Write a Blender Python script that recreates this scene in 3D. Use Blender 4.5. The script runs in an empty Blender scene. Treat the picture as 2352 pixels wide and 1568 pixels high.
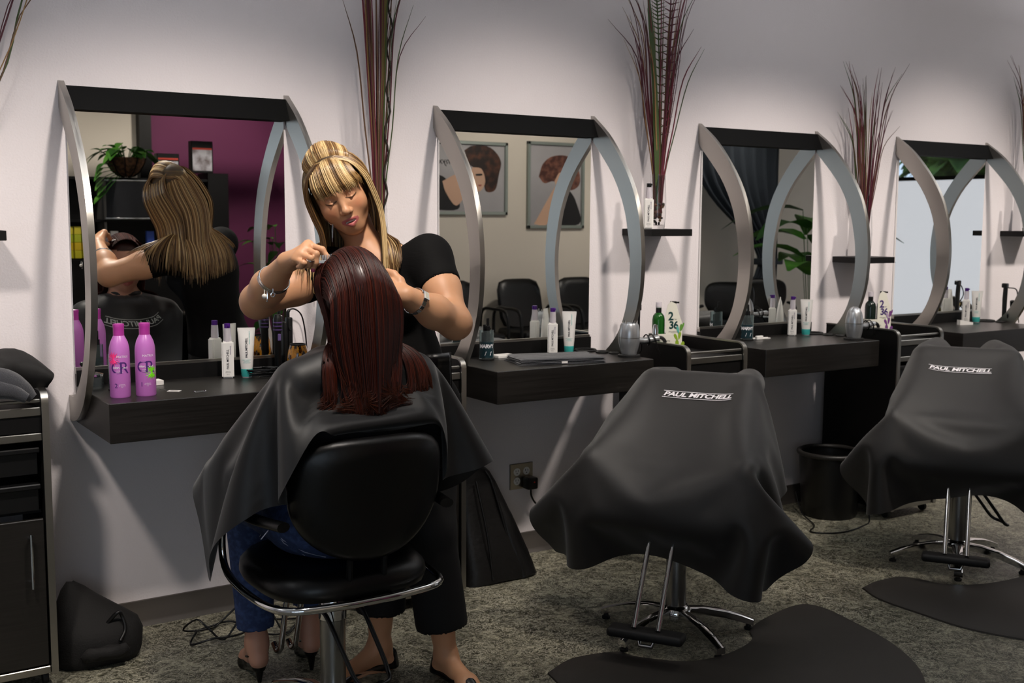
import bpy, bmesh, math, random
import numpy as np
from mathutils import Vector, Matrix

SC = bpy.context.scene
COL = SC.collection
# ------------------------------------------------------------------ camera
CAM = np.array([-0.81699, -3.89534, 1.425]); FPX = 2603.46
_pi, _ya, _ro = 0.109907, 0.582924, 0.0062378
FW = np.array([math.sin(_ya)*math.cos(_pi), math.cos(_ya)*math.cos(_pi), -math.sin(_pi)])
_r = np.array([math.cos(_ya), -math.sin(_ya), 0.0]); _u = np.cross(_r, FW)
RT = _r*math.cos(_ro)+_u*math.sin(_ro); UP = -_r*math.sin(_ro)+_u*math.cos(_ro)
cam_d = bpy.data.cameras.new('camera'); cam = bpy.data.objects.new('camera', cam_d); COL.objects.link(cam)
cam.matrix_world = Matrix(((RT[0], UP[0], -FW[0], CAM[0]), (RT[1], UP[1], -FW[1], CAM[1]), (RT[2], UP[2], -FW[2], CAM[2]), (0, 0, 0, 1)))
cam_d.sensor_width = 36; cam_d.sensor_fit = 'HORIZONTAL'; cam_d.lens = FPX/2352*36
cam_d.clip_start = 0.05; cam_d.clip_end = 200
cam_d.dof.use_dof = True; cam_d.dof.focus_distance = 3.35; cam_d.dof.aperture_fstop = 5.6
SC.camera = cam
# ------------------------------------------------------------------ world, exposure
w = bpy.data.worlds.new('sky'); SC.world = w; w.use_nodes = True
w.node_tree.nodes['Background'].inputs[0].default_value = (0.62, 0.78, 1.0, 1)
w.node_tree.nodes['Background'].inputs[1].default_value = 1.0
vs = SC.view_settings; vs.view_transform = 'Standard'; vs.look = 'None'; vs.gamma = 1.0; vs.use_curve_mapping = False
vs.exposure = 0.28
SC.cycles.use_denoising = True; SC.cycles.max_bounces = 10; SC.cycles.glossy_bounces = 6; SC.cycles.transmission_bounces = 8
SC.cycles.transparent_max_bounces = 12; SC.cycles.sample_clamp_indirect = 4.0
PITCH = 1.37875          # distance from one styling station to the next
SPOT_W = 98.0; SPOT_COL = (1.0, 0.905, 0.815)
WIN_EMIT = 1.45           # daylight through the frosted panes
def spot(loc, aim, watt, size_deg, blend=0.8, radius=0.085, col=SPOT_COL):
    d = bpy.data.lights.new('spot_lamp', 'SPOT'); d.energy = watt; d.spot_size = math.radians(size_deg); d.spot_blend = blend
    d.shadow_soft_size = radius; d.color = col
    o = bpy.data.objects.new('spot_lamp', d); COL.objects.link(o); o.location = loc
    o.rotation_euler = (Vector(aim)-Vector(loc)).to_track_quat('-Z', 'Y').to_euler()
    return o
SPOTS = []
for k in range(-1, 6):
    SPOTS.append(((k*PITCH+0.40, -1.72, 2.62), (k*PITCH+0.40, -0.20, 0.92), SPOT_W, 74))
for x in (-2.4, 0.9, 2.45, 4.6, 6.4):  # the spot by the display unit is added to brighten the white wall there
    y0 = -4.4 if x > 3.2 else -5.9
    SPOTS.append(((x, y0+1.5, 2.75), (x, y0, 1.6), 75 if x == 2.45 else 50, 80))
for l_, a_, e_, s_ in SPOTS: spot(l_, a_, e_, s_)
ADDED_UPLIGHTS = [(-2.6, -1.15), (0.4, -1.15), (3.2, -1.15), (6.0, -1.15)]      # unseen uplighters, added so ceiling bounce lifts the upper wall
for x_, y_ in ADDED_UPLIGHTS:
    d_ = bpy.data.lights.new('added_uplight', 'AREA'); d_.shape = 'RECTANGLE'; d_.size = .9; d_.size_y = .16; d_.energy = 15; d_.color = (.93, .96, 1.0)
    o_ = bpy.data.objects.new('added_uplight', d_); COL.objects.link(o_); o_.location = (x_, y_, 2.52); o_.rotation_euler = (math.pi, 0, 0)

# ------------------------------------------------------------------ helpers
def at(px, py, t):
    return CAM+t*(FW+RT*(px-1176)/FPX-UP*(py-784)/FPX)
def onY(px, py, Y):
    d = at(px, py, 1)-CAM; return CAM+d*(Y-CAM[1])/d[1]
def onZ(px, py, Z):
    d = at(px, py, 1)-CAM; return CAM+d*(Z-CAM[2])/d[2]
def lin(h):
    if isinstance(h, str):
        h = h.lstrip('#'); c = [int(h[i:i+2], 16)/255 for i in (0, 2, 4)]
    else: c = list(h)
    return tuple(x/12.92 if x <= .04045 else ((x+.055)/1.055)**2.4 for x in c)
MATS = {}
def mat(name, col=None, rough=.5, metal=0.0, spec=.5, bump=None, mix=None, trans=0, ior=1.45, emit=None, coat=0, sheen=0, sss=0, attr=None, aniso=0, alpha=1):
    """bump=(scale(3),strength,distance)  mix=(col2,scale(3),lo,hi,detail)  attr = name of a colour attribute"""
    if name in MATS: return MATS[name]
    m = bpy.data.materials.new(name); m.use_nodes = True; nt = m.node_tree; N = nt.nodes; L = nt.links
    b = N['Principled BSDF']; MATS[name] = m
    I = b.inputs
    c = lin(col) if col is not None else (.5, .5, .5)
    I['Base Color'].default_value = (*c, 1); I['Roughness'].default_value = rough; I['Metallic'].default_value = metal
    I['Specular IOR Level'].default_value = spec; I['IOR'].default_value = ior; I['Transmission Weight'].default_value = trans
    I['Coat Weight'].default_value = coat; I['Sheen Weight'].default_value = sheen; I['Anisotropic'].default_value = aniso
    if alpha < 1: I['Alpha'].default_value = alpha
    if sss:
        I['Subsurface Weight'].default_value = sss; I['Subsurface Radius'].default_value = (1, .35, .2); I['Subsurface Scale'].default_value = .006
    if emit:
        I['Emission Color'].default_value = (*lin(emit[0]), 1); I['Emission Strength'].default_value = emit[1]
    def noise(sc, detail=4):
        tc = N.new('ShaderNodeTexCoord'); mp = N.new('ShaderNodeMapping'); mp.inputs['Scale'].default_value = sc
        n = N.new('ShaderNodeTexNoise'); n.inputs['Scale'].default_value = 1; n.inputs['Detail'].default_value = detail
        L.new(tc.outputs['Object'], mp.inputs[0]); L.new(mp.outputs[0], n.inputs[0]); return n
    src = None
    if attr:
        a = N.new('ShaderNodeAttribute'); a.attribute_name = attr; src = a.outputs['Color']; L.new(src, I['Base Color'])
    if mix:
        n = noise(mix[1], mix[4] if len(mix) > 4 else 4)
        r = N.new('ShaderNodeValToRGB'); r.color_ramp.elements[0].position = mix[2]; r.color_ramp.elements[1].position = mix[3]
        L.new(n.outputs['Fac'], r.inputs[0])
        mx = N.new('ShaderNodeMix'); mx.data_type = 'RGBA'; L.new(r.outputs[0], mx.inputs[0])
        mx.inputs[6].default_value = (*c, 1); mx.inputs[7].default_value = (*lin(mix[0]), 1)
        if src: L.new(src, mx.inputs[6])
        L.new(mx.outputs[2], I['Base Color'])
    if bump:
        n = noise(bump[0], 3); bp = N.new('ShaderNodeBump'); bp.inputs['Strength'].default_value = bump[1]
        bp.inputs['Distance'].default_value = bump[2] if len(bump) > 2 else .002
        L.new(n.outputs['Fac'], bp.inputs['Height']); L.new(bp.outputs[0], I['Normal'])
    return m
def setp(o, label=None, cat=None, group=None, kind=None):
    if label: o['label'] = label
    if cat: o['category'] = cat
    if group: o['group'] = group
    if kind: o['kind'] = kind
    return o
def thing(name, label, cat, loc=(0, 0, 0), rz=0.0, group=None):
    o = bpy.data.objects.new(name, None); COL.objects.link(o); o.location = loc; o.rotation_euler = (0, 0, rz)
    o.empty_display_size = .05
    return setp(o, label, cat, group)
def copy_tree(o, parent=None):
    c = o.copy(); COL.objects.link(c); c.parent = parent
    for ch in list(o.children): copy_tree(ch, c)
    return c
class MB:
    """collects geometry, then links it as one mesh object"""
    def __init__(s): s.v = []; s.f = []; s.n = 0; s.col = []
    def add(s, v, f, M=None):
        v = np.asarray(v, float)
        if M is not None: v = v@np.asarray(M)[:3, :3].T+np.asarray(M)[:3, 3]
        s.v.append(v); s.f += [tuple(i+s.n for i in q) for q in f]; s.n += len(v); return s
    def bm(s, b):
        b.verts.ensure_lookup_table(); b.verts.index_update()
        s.add([v.co[:] for v in b.verts], [[v.index for v in f.verts] for f in b.faces]); b.free(); return s
    def box(s, x0, x1, y0, y1, z0, z1, bev=0, seg=2):
        if bev <= 0:
            v = [(x, y, z) for z in (z0, z1) for y in (y0, y1) for x in (x0, x1)]
            return s.add(v, [(0, 2, 3, 1), (4, 5, 7, 6), (0, 1, 5, 4), (2, 6, 7, 3), (0, 4, 6, 2), (1, 3, 7, 5)])
        b = bmesh.new(); bmesh.ops.create_cube(b, size=1)
        for q in b.verts: q.co = Vector(((x0+x1)/2+q.co.x*(x1-x0), (y0+y1)/2+q.co.y*(y1-y0), (z0+z1)/2+q.co.z*(z1-z0)))
        bmesh.ops.bevel(b, geom=list(b.edges), offset=bev, segments=seg, affect='EDGES', profile=.5)
        return s.bm(b)
    def lathe(s, prof, c=(0, 0, 0), n=24, sx=1, sy=1, M=None, cap=True):
        v = []; f = []
        for r, z in prof:
            for i in range(n):
                a = 2*math.pi*i/n; v.append((c[0]+r*math.cos(a)*sx, c[1]+r*math.sin(a)*sy, c[2]+z))
        for j in range(len(prof)-1):
            for i in range(n): f.append((j*n+i, j*n+(i+1) % n, (j+1)*n+(i+1) % n, (j+1)*n+i))
        if cap:
            f.append(tuple(range(n-1, -1, -1))); f.append(tuple(range((len(prof)-1)*n, len(prof)*n)))
        return s.add(v, f, M)
    def tube(s, pts, r, n=8, cap=True, flat=None, closed=False):
        P = np.asarray(pts, float); m = len(P)
        R = np.full(m, r) if np.isscalar(r) else np.asarray(r, float)
        T = np.gradient(P, axis=0)
        if closed: T = np.roll(P, -1, 0)-np.roll(P, 1, 0)
        T /= np.linalg.norm(T, axis=1)[:, None]+1e-12
        up = np.array([0, 0, 1.]) if abs(T[0][2]) < .9 else np.array([1., 0, 0])
        nrm = np.cross(T[0], up); nrm /= np.linalg.norm(nrm); v = []
        for i in range(m):
            nrm = nrm-T[i]*(nrm@T[i]); nrm /= np.linalg.norm(nrm)+1e-12; b = np.cross(T[i], nrm)
            for k in range(n):
                a = 2*math.pi*k/n; v.append(P[i]+R[i]*(nrm*math.cos(a)+b*math.sin(a)*(flat or 1)))
        f = []
        for i in range(m if closed else m-1):
            j = (i+1) % m
            for k in range(n): f.append((i*n+k, i*n+(k+1) % n, j*n+(k+1) % n, j*n+k))
        if cap and not closed: f.append(tuple(range(n-1, -1, -1))); f.append(tuple(range((m-1)*n, m*n)))
        return s.add(v, f)
    def prism(s, poly, a, h0, h1, order='xy'):
        """extrude a 2-D outline: order says which axes the outline lies in"""
        n = len(poly); v = []
        for h in (h0, h1):
            for p, q in poly:
                v.append({'xy': (p, q, h), 'xz': (p, h, q), 'yz': (h, p, q)}[order])
        f = [tuple(range(n-1, -1, -1)), tuple(range(n, 2*n))]+[(i, (i+1) % n, n+(i+1) % n, n+i) for i in range(n)]
        return s.add(v, f)
    def grid(s, P, closed_u=False):
        P = np.asarray(P, float); a, b = P.shape[:2]; f = []
        for i in range(a if closed_u else a-1):
            for j in range(b-1):
                i2 = (i+1) % a; f.append((i*b+j, i2*b+j, i2*b+j+1, i*b+j+1))
        return s.add(P.reshape(-1, 3), f)
    def sphere(s, c, r, n=12, M=None):
        r = (r, r, r) if np.isscalar(r) else r; v = []; f = []; m = n//2+1
        for j in range(m):
            t = math.pi*j/(m-1)
            for i in range(n):
                a = 2*math.pi*i/n; v.append((c[0]+r[0]*math.sin(t)*math.cos(a), c[1]+r[1]*math.sin(t)*math.sin(a), c[2]+r[2]*math.cos(t)))
        for j in range(m-1):
            for i in range(n): f.append((j*n+i, (j+1)*n+i, (j+1)*n+(i+1) % n, j*n+(i+1) % n))
        return s.add(v, f, M)
    def build(s, name, m, parent=None, world=False, smooth=35, label=None, cat=None, group=None, kind=None, loc=None, colors=None, merge=0, recalc=True):
        me = bpy.data.meshes.new(name); V = np.concatenate(s.v) if s.v else np.zeros((0, 3))
        me.from_pydata(V.tolist(), [], s.f); 
        if recalc or merge:
            b = bmesh.new(); b.from_mesh(me)
            if merge: bmesh.ops.remove_doubles(b, verts=b.verts, dist=merge)
            if recalc: bmesh.ops.recalc_face_normals(b, faces=b.faces)
            b.to_mesh(me); b.free()
        me.materials.append(m)
        if colors is not None:
            ca = me.color_attributes.new('col', 'FLOAT_COLOR', 'POINT')
            cc = np.ones((len(V), 4)); cc[:, :3] = colors; ca.data.foreach_set('color', cc.ravel())
        if smooth:
            me.polygons.foreach_set('use_smooth', [True]*len(me.polygons))
            if smooth < 180: me.set_sharp_from_angle(angle=math.radians(smooth))
        o = bpy.data.objects.new(name, me); COL.objects.link(o)
        if parent is not None:
            o.parent = parent
            if world: o.location = (-parent.location[0], -parent.location[1], -parent.location[2])
        if loc is not None: o.location = loc
        return setp(o, label, cat, group, kind)
def text_mesh(body, size, bold=0.0, shear=0.0, spacing=1.0, align='CENTER', thick=0.0):
    """flat lettering as (verts Nx3 in the xy plane, faces)"""
    c = bpy.data.curves.new('lettering', 'FONT'); c.body = body; c.size = size; c.align_x = align; c.align_y = 'CENTER'
    c.offset = bold; c.shear = shear; c.space_character = spacing; c.extrude = thick; c.resolution_u = 3
    o = bpy.data.objects.new('lettering', c); COL.objects.link(o)
    dg = bpy.context.evaluated_depsgraph_get(); me = bpy.data.meshes.new_from_object(o.evaluated_get(dg))
    V = np.array([v.co[:] for v in me.vertices]) if len(me.vertices) else np.zeros((0, 3)); F = [tuple(p.vertices) for p in me.polygons]
    bpy.data.objects.remove(o); bpy.data.curves.remove(c); bpy.data.meshes.remove(me)
    return V, F
def catmull(pts, n=8):
    P = np.asarray(pts, float); P = np.vstack([2*P[0]-P[1], P, 2*P[-1]-P[-2]]); out = []
    for i in range(1, len(P)-2):
        for k in range(n):
            t = k/n; a, b, c, d = P[i-1:i+3]
            out.append(.5*((2*b)+(-a+c)*t+(2*a-5*b+4*c-d)*t*t+(-a+3*b-3*c+d)*t**3))
    out.append(P[-2]); return np.array(out)

# ------------------------------------------------------------------ materials shared by many things
M_WALL = mat('wall_paint', '#e3dcde', .75, bump=((140, 140, 140), .35, .003))
M_WALL2 = mat('wall_paint_beige', '#d6cdbf', .8, bump=((140, 140, 140), .3, .003))
M_PURPLE = mat('wall_paint_plum', '#6b2a52', .7, bump=((140, 140, 140), .3, .003))
M_CEIL = mat('ceiling_paint', '#dedcda', .9)
M_BASE = mat('baseboard_vinyl', '#4a4541', .55)
M_LAM = mat('black_wood_laminate', '#171513', .33, mix=('#24211f', (4, 4, 160), .35, .75), bump=((4, 4, 220), .15, .0006))
M_BLK = mat('black_board', '#080707', .5, spec=.3)
M_ALU = mat('brushed_aluminium', '#a9a59f', .34, 1.0, bump=((500, 500, 3), .12, .0004), aniso=.5)
M_TRIM = mat('silver_trim', '#a5a29c', .3, 1.0)
M_CHROME = mat('chrome', '#d8d8d8', .07, 1.0)
M_MIRROR = mat('mirror_glass', '#f0f2f0', .0, 1.0)
M_VINYL = mat('black_vinyl', '#070606', .36, bump=((90, 90, 90), .12, .002))
M_PLAST = mat('black_plastic', '#0b0b0c', .35)
M_RUBBER = mat('black_rubber', '#0f0e0e', .6)
M_WHITE = mat('white_plastic', '#e9e6e2', .4)
M_PURP = mat('purple_cap', '#4a1878', .35)
M_GLASS = mat('clear_glass', '#ffffff', .02, trans=1.0, ior=1.45)
# ------------------------------------------------------------------ the setting
X0, X1, YF, YB = -4.8, 9.2, -6.0, -4.45
fl = mat('mottled_vinyl_floor', '#4b4d44', .42)
def floor_nodes(m):
    nt = m.node_tree; N = nt.nodes; L = nt.links; b = N['Principled BSDF']
    tc = N.new('ShaderNodeTexCoord')
    def nz(scale, detail, rough, dist=0):
        n = N.new('ShaderNodeTexNoise'); n.inputs['Scale'].default_value = scale; n.inputs['Detail'].default_value = detail
        n.inputs['Roughness'].default_value = rough; n.inputs['Distortion'].default_value = dist; L.new(tc.outputs['Object'], n.inputs[0]); return n
    a = nz(15, 8, .72, 1.8); v = nz(30, 6, .62, 2.4)
    r = N.new('ShaderNodeValToRGB'); e = r.color_ramp.elements
    e[0].position = .36; e[0].color = (*lin('#242319'), 1); e[1].position = .68; e[1].color = (*lin('#a09c87'), 1)
    k = e.new(.5); k.color = (*lin('#535144'), 1)
    L.new(a.outputs['Fac'], r.inputs[0])
    # thin pale veins where a second noise crosses its middle value
    s1 = N.new('ShaderNodeMath'); s1.operation = 'SUBTRACT'; s1.inputs[1].default_value = .5; L.new(v.outputs['Fac'], s1.inputs[0])
    s2 = N.new('ShaderNodeMath'); s2.operation = 'ABSOLUTE'; L.new(s1.outputs[0], s2.inputs[0])
    r2 = N.new('ShaderNodeValToRGB'); r2.color_ramp.elements[0].position = 0; r2.color_ramp.elements[0].color = (1, 1, 1, 1)
    r2.color_ramp.elements[1].position = .045; r2.color_ramp.elements[1].color = (0, 0, 0, 1); L.new(s2.outputs[0], r2.inputs[0])
    g = nz(4, 3, .5); gm = N.new('ShaderNodeMath'); gm.operation = 'MULTIPLY'; gm.use_clamp = True; L.new(g.outputs['Fac'], gm.inputs[0]); L.new(r2.outputs[0], gm.inputs[1])
    mx = N.new('ShaderNodeMix'); mx.data_type = 'RGBA'; mx.inputs[7].default_value = (*lin('#e4e0ca'), 1)
    L.new(gm.outputs[0], mx.inputs[0]); L.new(r.outputs[0], mx.inputs[6]); L.new(mx.outputs[2], b.inputs['Base Color'])
    bp = N.new('ShaderNodeBump'); bp.inputs['Strength'].default_value = .08; bp.inputs['Distance'].default_value = .002
    L.new(a.outputs['Fac'], bp.inputs['Height']); L.new(bp.outputs[0], b.inputs['Normal'])
floor_nodes(fl)
def struct(mb, name, m, label=None, **k):
    return mb.build(name, m, kind='structure', label=label, **k)
struct(MB().box(X0-.1, X1+.1, YF-.1, .1, -.1, 0), 'floor', fl, 'mottled grey green vinyl floor')
struct(MB().box(X0-.1, X1+.1, YF-.1, .1, 3.0, 3.1), 'ceiling', M_CEIL, 'pale flat ceiling')
struct(MB().box(X0-.1, X1+.1, 0, .1, 0, 3.0), 'wall_back', M_WALL, 'pinkish white textured wall behind the styling stations')
struct(MB().box(X0-.1, X0, YF, 0, 0, 3.0), 'wall_left', M_WALL, 'plain white end wall')
struct(MB().box(3.2, X1, YB-.1, YB, 0, 3.0), 'wall_front', M_WALL2, 'beige wall with posters seen in the mirrors')
struct(MB().box(3.2, 3.3, YF, YB-.1, 0, 3.0), 'wall_return', M_PURPLE, 'plum painted return wall')
struct(MB().box(1.95, 3.2, YF-.1, YF, 0, 3.0), 'wall_plum', M_PURPLE, 'plum painted wall seen in the mirror')
fw = MB(); wx0, wx1, wz0, wz1 = -4.3, -1.0, .5, 2.45
fw.box(X0, wx0, YF-.1, YF, 0, 3).box(wx1, 1.95, YF-.1, YF, 0, 3).box(wx0, wx1, YF-.1, YF, 0, wz0).box(wx0, wx1, YF-.1, YF, wz1, 3)
struct(fw, 'wall_shopfront', M_WALL2, 'beige wall around the shop window')
rw = MB(); ry0, ry1, rz0, rz1 = -4.2, -1.2, .35, 2.45
rw.box(X1, X1+.1, YB, ry0, 0, 3).box(X1, X1+.1, ry1, 0, 0, 3).box(X1, X1+.1, ry0, ry1, 0, rz0).box(X1, X1+.1, ry0, ry1, rz1, 3)
struct(rw, 'wall_right', M_WALL2, 'far end wall around the frosted window')
M_FROST = mat('frosted_pane', '#e6ecf2', .6, emit=('#cbdff2', WIN_EMIT))
M_FROST_R = mat('frosted_pane_far', '#e6ecf2', .6, emit=('#d9dbe3', .62))
def win(name, label, axis, a0, a1, z0, z1, p, zf, mf, cuts):
    e = bpy.data.objects.new(name, None); COL.objects.link(e); setp(e, label, kind='structure')
    def bx(m, a, b, c, d, t0, t1):
        return m.box(a, b, p+t0, p+t1, c, d) if axis == 'x' else m.box(p+t0, p+t1, a, b, c, d)
    f = MB(); w_ = .05
    bx(f, a0, a1, z0, z0+w_, -.07, -.02); bx(f, a0, a1, z1-w_, z1, -.07, -.02); bx(f, a0, a1, zf-.02, zf+.02, -.065, -.025)
    cuts = list(cuts); n = len(cuts)-1
    for i in range(n+1):
        a = min(cuts[i], a1-w_); bx(f, a, a+w_, z0, z1, -.07, -.02)
    f.build('window_frame', M_BLK, e)
    for i in range(n):
        bx(MB(), cuts[i]+w_*.7, cuts[i+1]-w_*.1, z0+w_, zf-.02, -.05, -.045).build('frosted_pane', mf, e)
        bx(MB(), cuts[i]+w_*.7, cuts[i+1]-w_*.1, zf+.02, z1-w_, -.05, -.046).build('clear_pane', M_GLASS, e)
    return e
win('window_1', 'far window with frosted lower panes and trees above', 'y', ry0, ry1, rz0, rz1, X1+.1, 1.84, M_FROST_R, (ry0, -2.3, ry1))
win('window_2', 'shop window with frosted panes', 'x', wx0, wx1, wz0, wz1, YF, 2.2, M_FROST, (wx0, -3.2, -2.1, wx1))
def baseboard(name, x0, x1, y0, y1):
    m = MB()
    if x1-x0 > y1-y0: m.prism([(0, 0), (-.016, 0), (-.008, .012), (-.005, .02), (-.005, .09), (0, .092)], 0, x0, x1, 'yz') if y0 == 0 else m.box(x0, x1, y0, y1, 0, .092)
    return struct(m, name, M_BASE, 'dark brown vinyl baseboard')
baseboard('baseboard_back', X0, X1, 0, 0)
struct(MB().box(3.3, X1, YB, YB+.008, 0, .092), 'baseboard_front', M_BASE, 'dark brown vinyl baseboard under the posters')
# black post and beam where the plum wall meets the white one
struct(MB().box(1.87, 1.97, YF, YF+.1, 0, 3.0), 'trim_1', M_BLK, 'black post at the edge of the plum wall')
struct(MB().box(.55, 2.75, -5.05, -4.97, 2.28, 2.36), 'trim_2', M_BLK, 'black ceiling beam seen in the mirror')

M_HEAD = mat('black_header', '#040404', .6, spec=.12)
# ------------------------------------------------------------------ styling stations
ZT, ZB_, CZ, CB, CY = 1.8497, .7475, .8594, .7375, -.4389
outer = catmull([(0, 1.8497), (-.115, 1.762), (-.218, 1.646), (-.287, 1.539), (-.33, 1.422), (-.349, 1.29), (-.349, 1.195), (-.338, 1.1), (-.306, 1.0), (-.255, .9), (-.204, .83), (-.123, .771), (-.04, .748), (0, .7475)], 4)
inner = catmull([(0, 1.765), (-.018, 1.742), (-.149, 1.605), (-.225, 1.48), (-.26, 1.367), (-.276, 1.261), (-.273, 1.15), (-.25, 1.036), (-.205, .945), (-.145, .88), (-.078, .836), (0, .83)], 4)
def arch_mesh(x0):
    n = 60
    def resamp(c):
        s = np.r_[0, np.cumsum(np.linalg.norm(np.diff(c, axis=0), axis=1))]; q = np.linspace(0, s[-1], n)
        return np.c_[np.interp(q, s, c[:, 0]), np.interp(q, s, c[:, 1])]
    o, i = resamp(outer), resamp(inner); v = []; f = []; t = .02
    for k in range(n):
        v += [(x0, o[k, 0], o[k, 1]), (x0+t, o[k, 0], o[k, 1]), (x0+t, i[k, 0], i[k, 1]), (x0, i[k, 0], i[k, 1])]
    for k in range(n-1):
        for a in range(4): f.append((4*k+a, 4*k+(a+1) % 4, 4*k+4+(a+1) % 4, 4*k+4+a))
    f += [(3, 2, 1, 0), tuple(4*(n-1)+a for a in range(4))]
    return MB().add(v, f)
ST_LABEL = ['styling station with two pink bottles on its counter', 'styling station with a folded dark towel on its counter',
            'styling station whose mirror shows a dark curtain and green leaves', 'styling station farthest along the wall, its mirror showing a frosted window']
stations = []
for k in range(4):
    if k == 0:
        t = thing('styling_station', ST_LABEL[0], 'styling station', (0, 0, 0), 0, 'mirror stations along the wall')
        MB().box(.0205, .766, CY, -.001, CB, CZ, .002, 1).build('counter', M_LAM, t)
        MB().box(.021, .765, -.024, -.001, CZ, .912).build('backsplash', M_BLK, t)
        MB().box(.0205, .76, -.012, -.001, .912, 1.77).build('mirror', M_MIRROR, t)
        MB().box(.0205, .762, -.019, -.001, .9, .921).build('mirror_channel', M_TRIM, t)
        MB().prism([(-.001, 1.757), (-.055, 1.757), (-.017, 1.834), (-.001, 1.834)], 0, .0205, .766, 'yz').build('header', M_HEAD, t)
        arch_mesh(0).build('arch', M_ALU, t, smooth=50); arch_mesh(.766).build('arch', M_ALU, t, smooth=50)
    else:
        t = copy_tree(stations[0]); t.location = (k*PITCH, 0, 0); t['label'] = ST_LABEL[k]
    stations.append(t)
# small wall shelves between the stations
SHELF = [(-1, 1.373), (0, 1.235), (1, 1.375), (2, 1.235), (3, 1.36)]
SHL = ['small black wall shelf at the left edge of the picture', 'small black wall shelf hidden behind the stylist under tall grasses', 'small black wall shelf holding a glass vase of pebbles',
       'small black wall shelf set lower than the others', 'small black wall shelf at the right edge of the picture']
SX0, SX1, SYD = .945, 1.175, -.2
for i, (k, z) in enumerate(SHELF):
    x = k*PITCH+(-.02 if k == 2 else +.03 if k == 0 else 0)
    MB().box(0, SX1-SX0, SYD, -.001, 0, .03, .0015, 1).build('wall_shelf', M_BLK, loc=(x+SX0, 0, z-.03), label=SHL[i], cat='shelf', group='small black shelves between the mirrors')
# track spotlights under the ceiling
M_CAN = mat('spot_can', '#2a2a2a', .4)
for i, (l_, a_, e_, s_) in enumerate(SPOTS):
    d = (Vector(a_)-Vector(l_)).normalized(); q = d.to_track_quat('-Z', 'Y').to_matrix().to_4x4(); q.translation = Vector(l_)-d*.02
    where = 'over the styling stations' if i < 7 else 'over the far side of the room'
    spot_of = ['left of the first mirror', 'before the first mirror', 'before the second mirror', 'before the third mirror', 'before the fourth mirror', 'past the fourth mirror', 'nearest the far window', 'near the shop window', 'added to brighten the wall by the display unit', 'facing the plum wall', 'facing the posters', 'facing the dark curtain'][i]
    t = thing('track_spotlight', f'dark track spotlight hanging from the ceiling {spot_of}', 'spotlight', (l_[0], l_[1], 3.0), 0, 'track spotlights '+where)
    MB().lathe([(.045, .0), (.05, .0), (.05, .12), (.03, .15), (.0, .15)], n=16, M=np.array(q), cap=False).build('lamp_can', M_CAN, t, world=True)
    MB().tube([(0, 0, 0), (0, 0, l_[2]-3.0+.14)], .012).box(-.05, .05, -.02, .02, -.025, -.001).build('stem', M_CAN, t)

for i, (x_, y_) in enumerate(ADDED_UPLIGHTS):  # made-up fixtures that house the added ceiling bounce lights
    t = thing('added_uplight_pendant', 'added uplighter for ceiling bounce ' + ['at the left end of the room', 'above the client chair', 'above the empty chairs', 'near the far window'][i], 'pendant lamp', (x_, y_, 3.0), 0, 'added uplighters for ceiling bounce')
    MB().prism([(-.09, -.49), (.09, -.49), (.06, -.55), (-.06, -.55)], 0, -.47, .47, 'yz').build('trough', M_CAN, t)
    for s_ in (-.4, .4): MB().tube([(s_, 0, 0), (s_, 0, -.5)], .003, 6).build('wire', M_TRIM, t)
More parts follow.
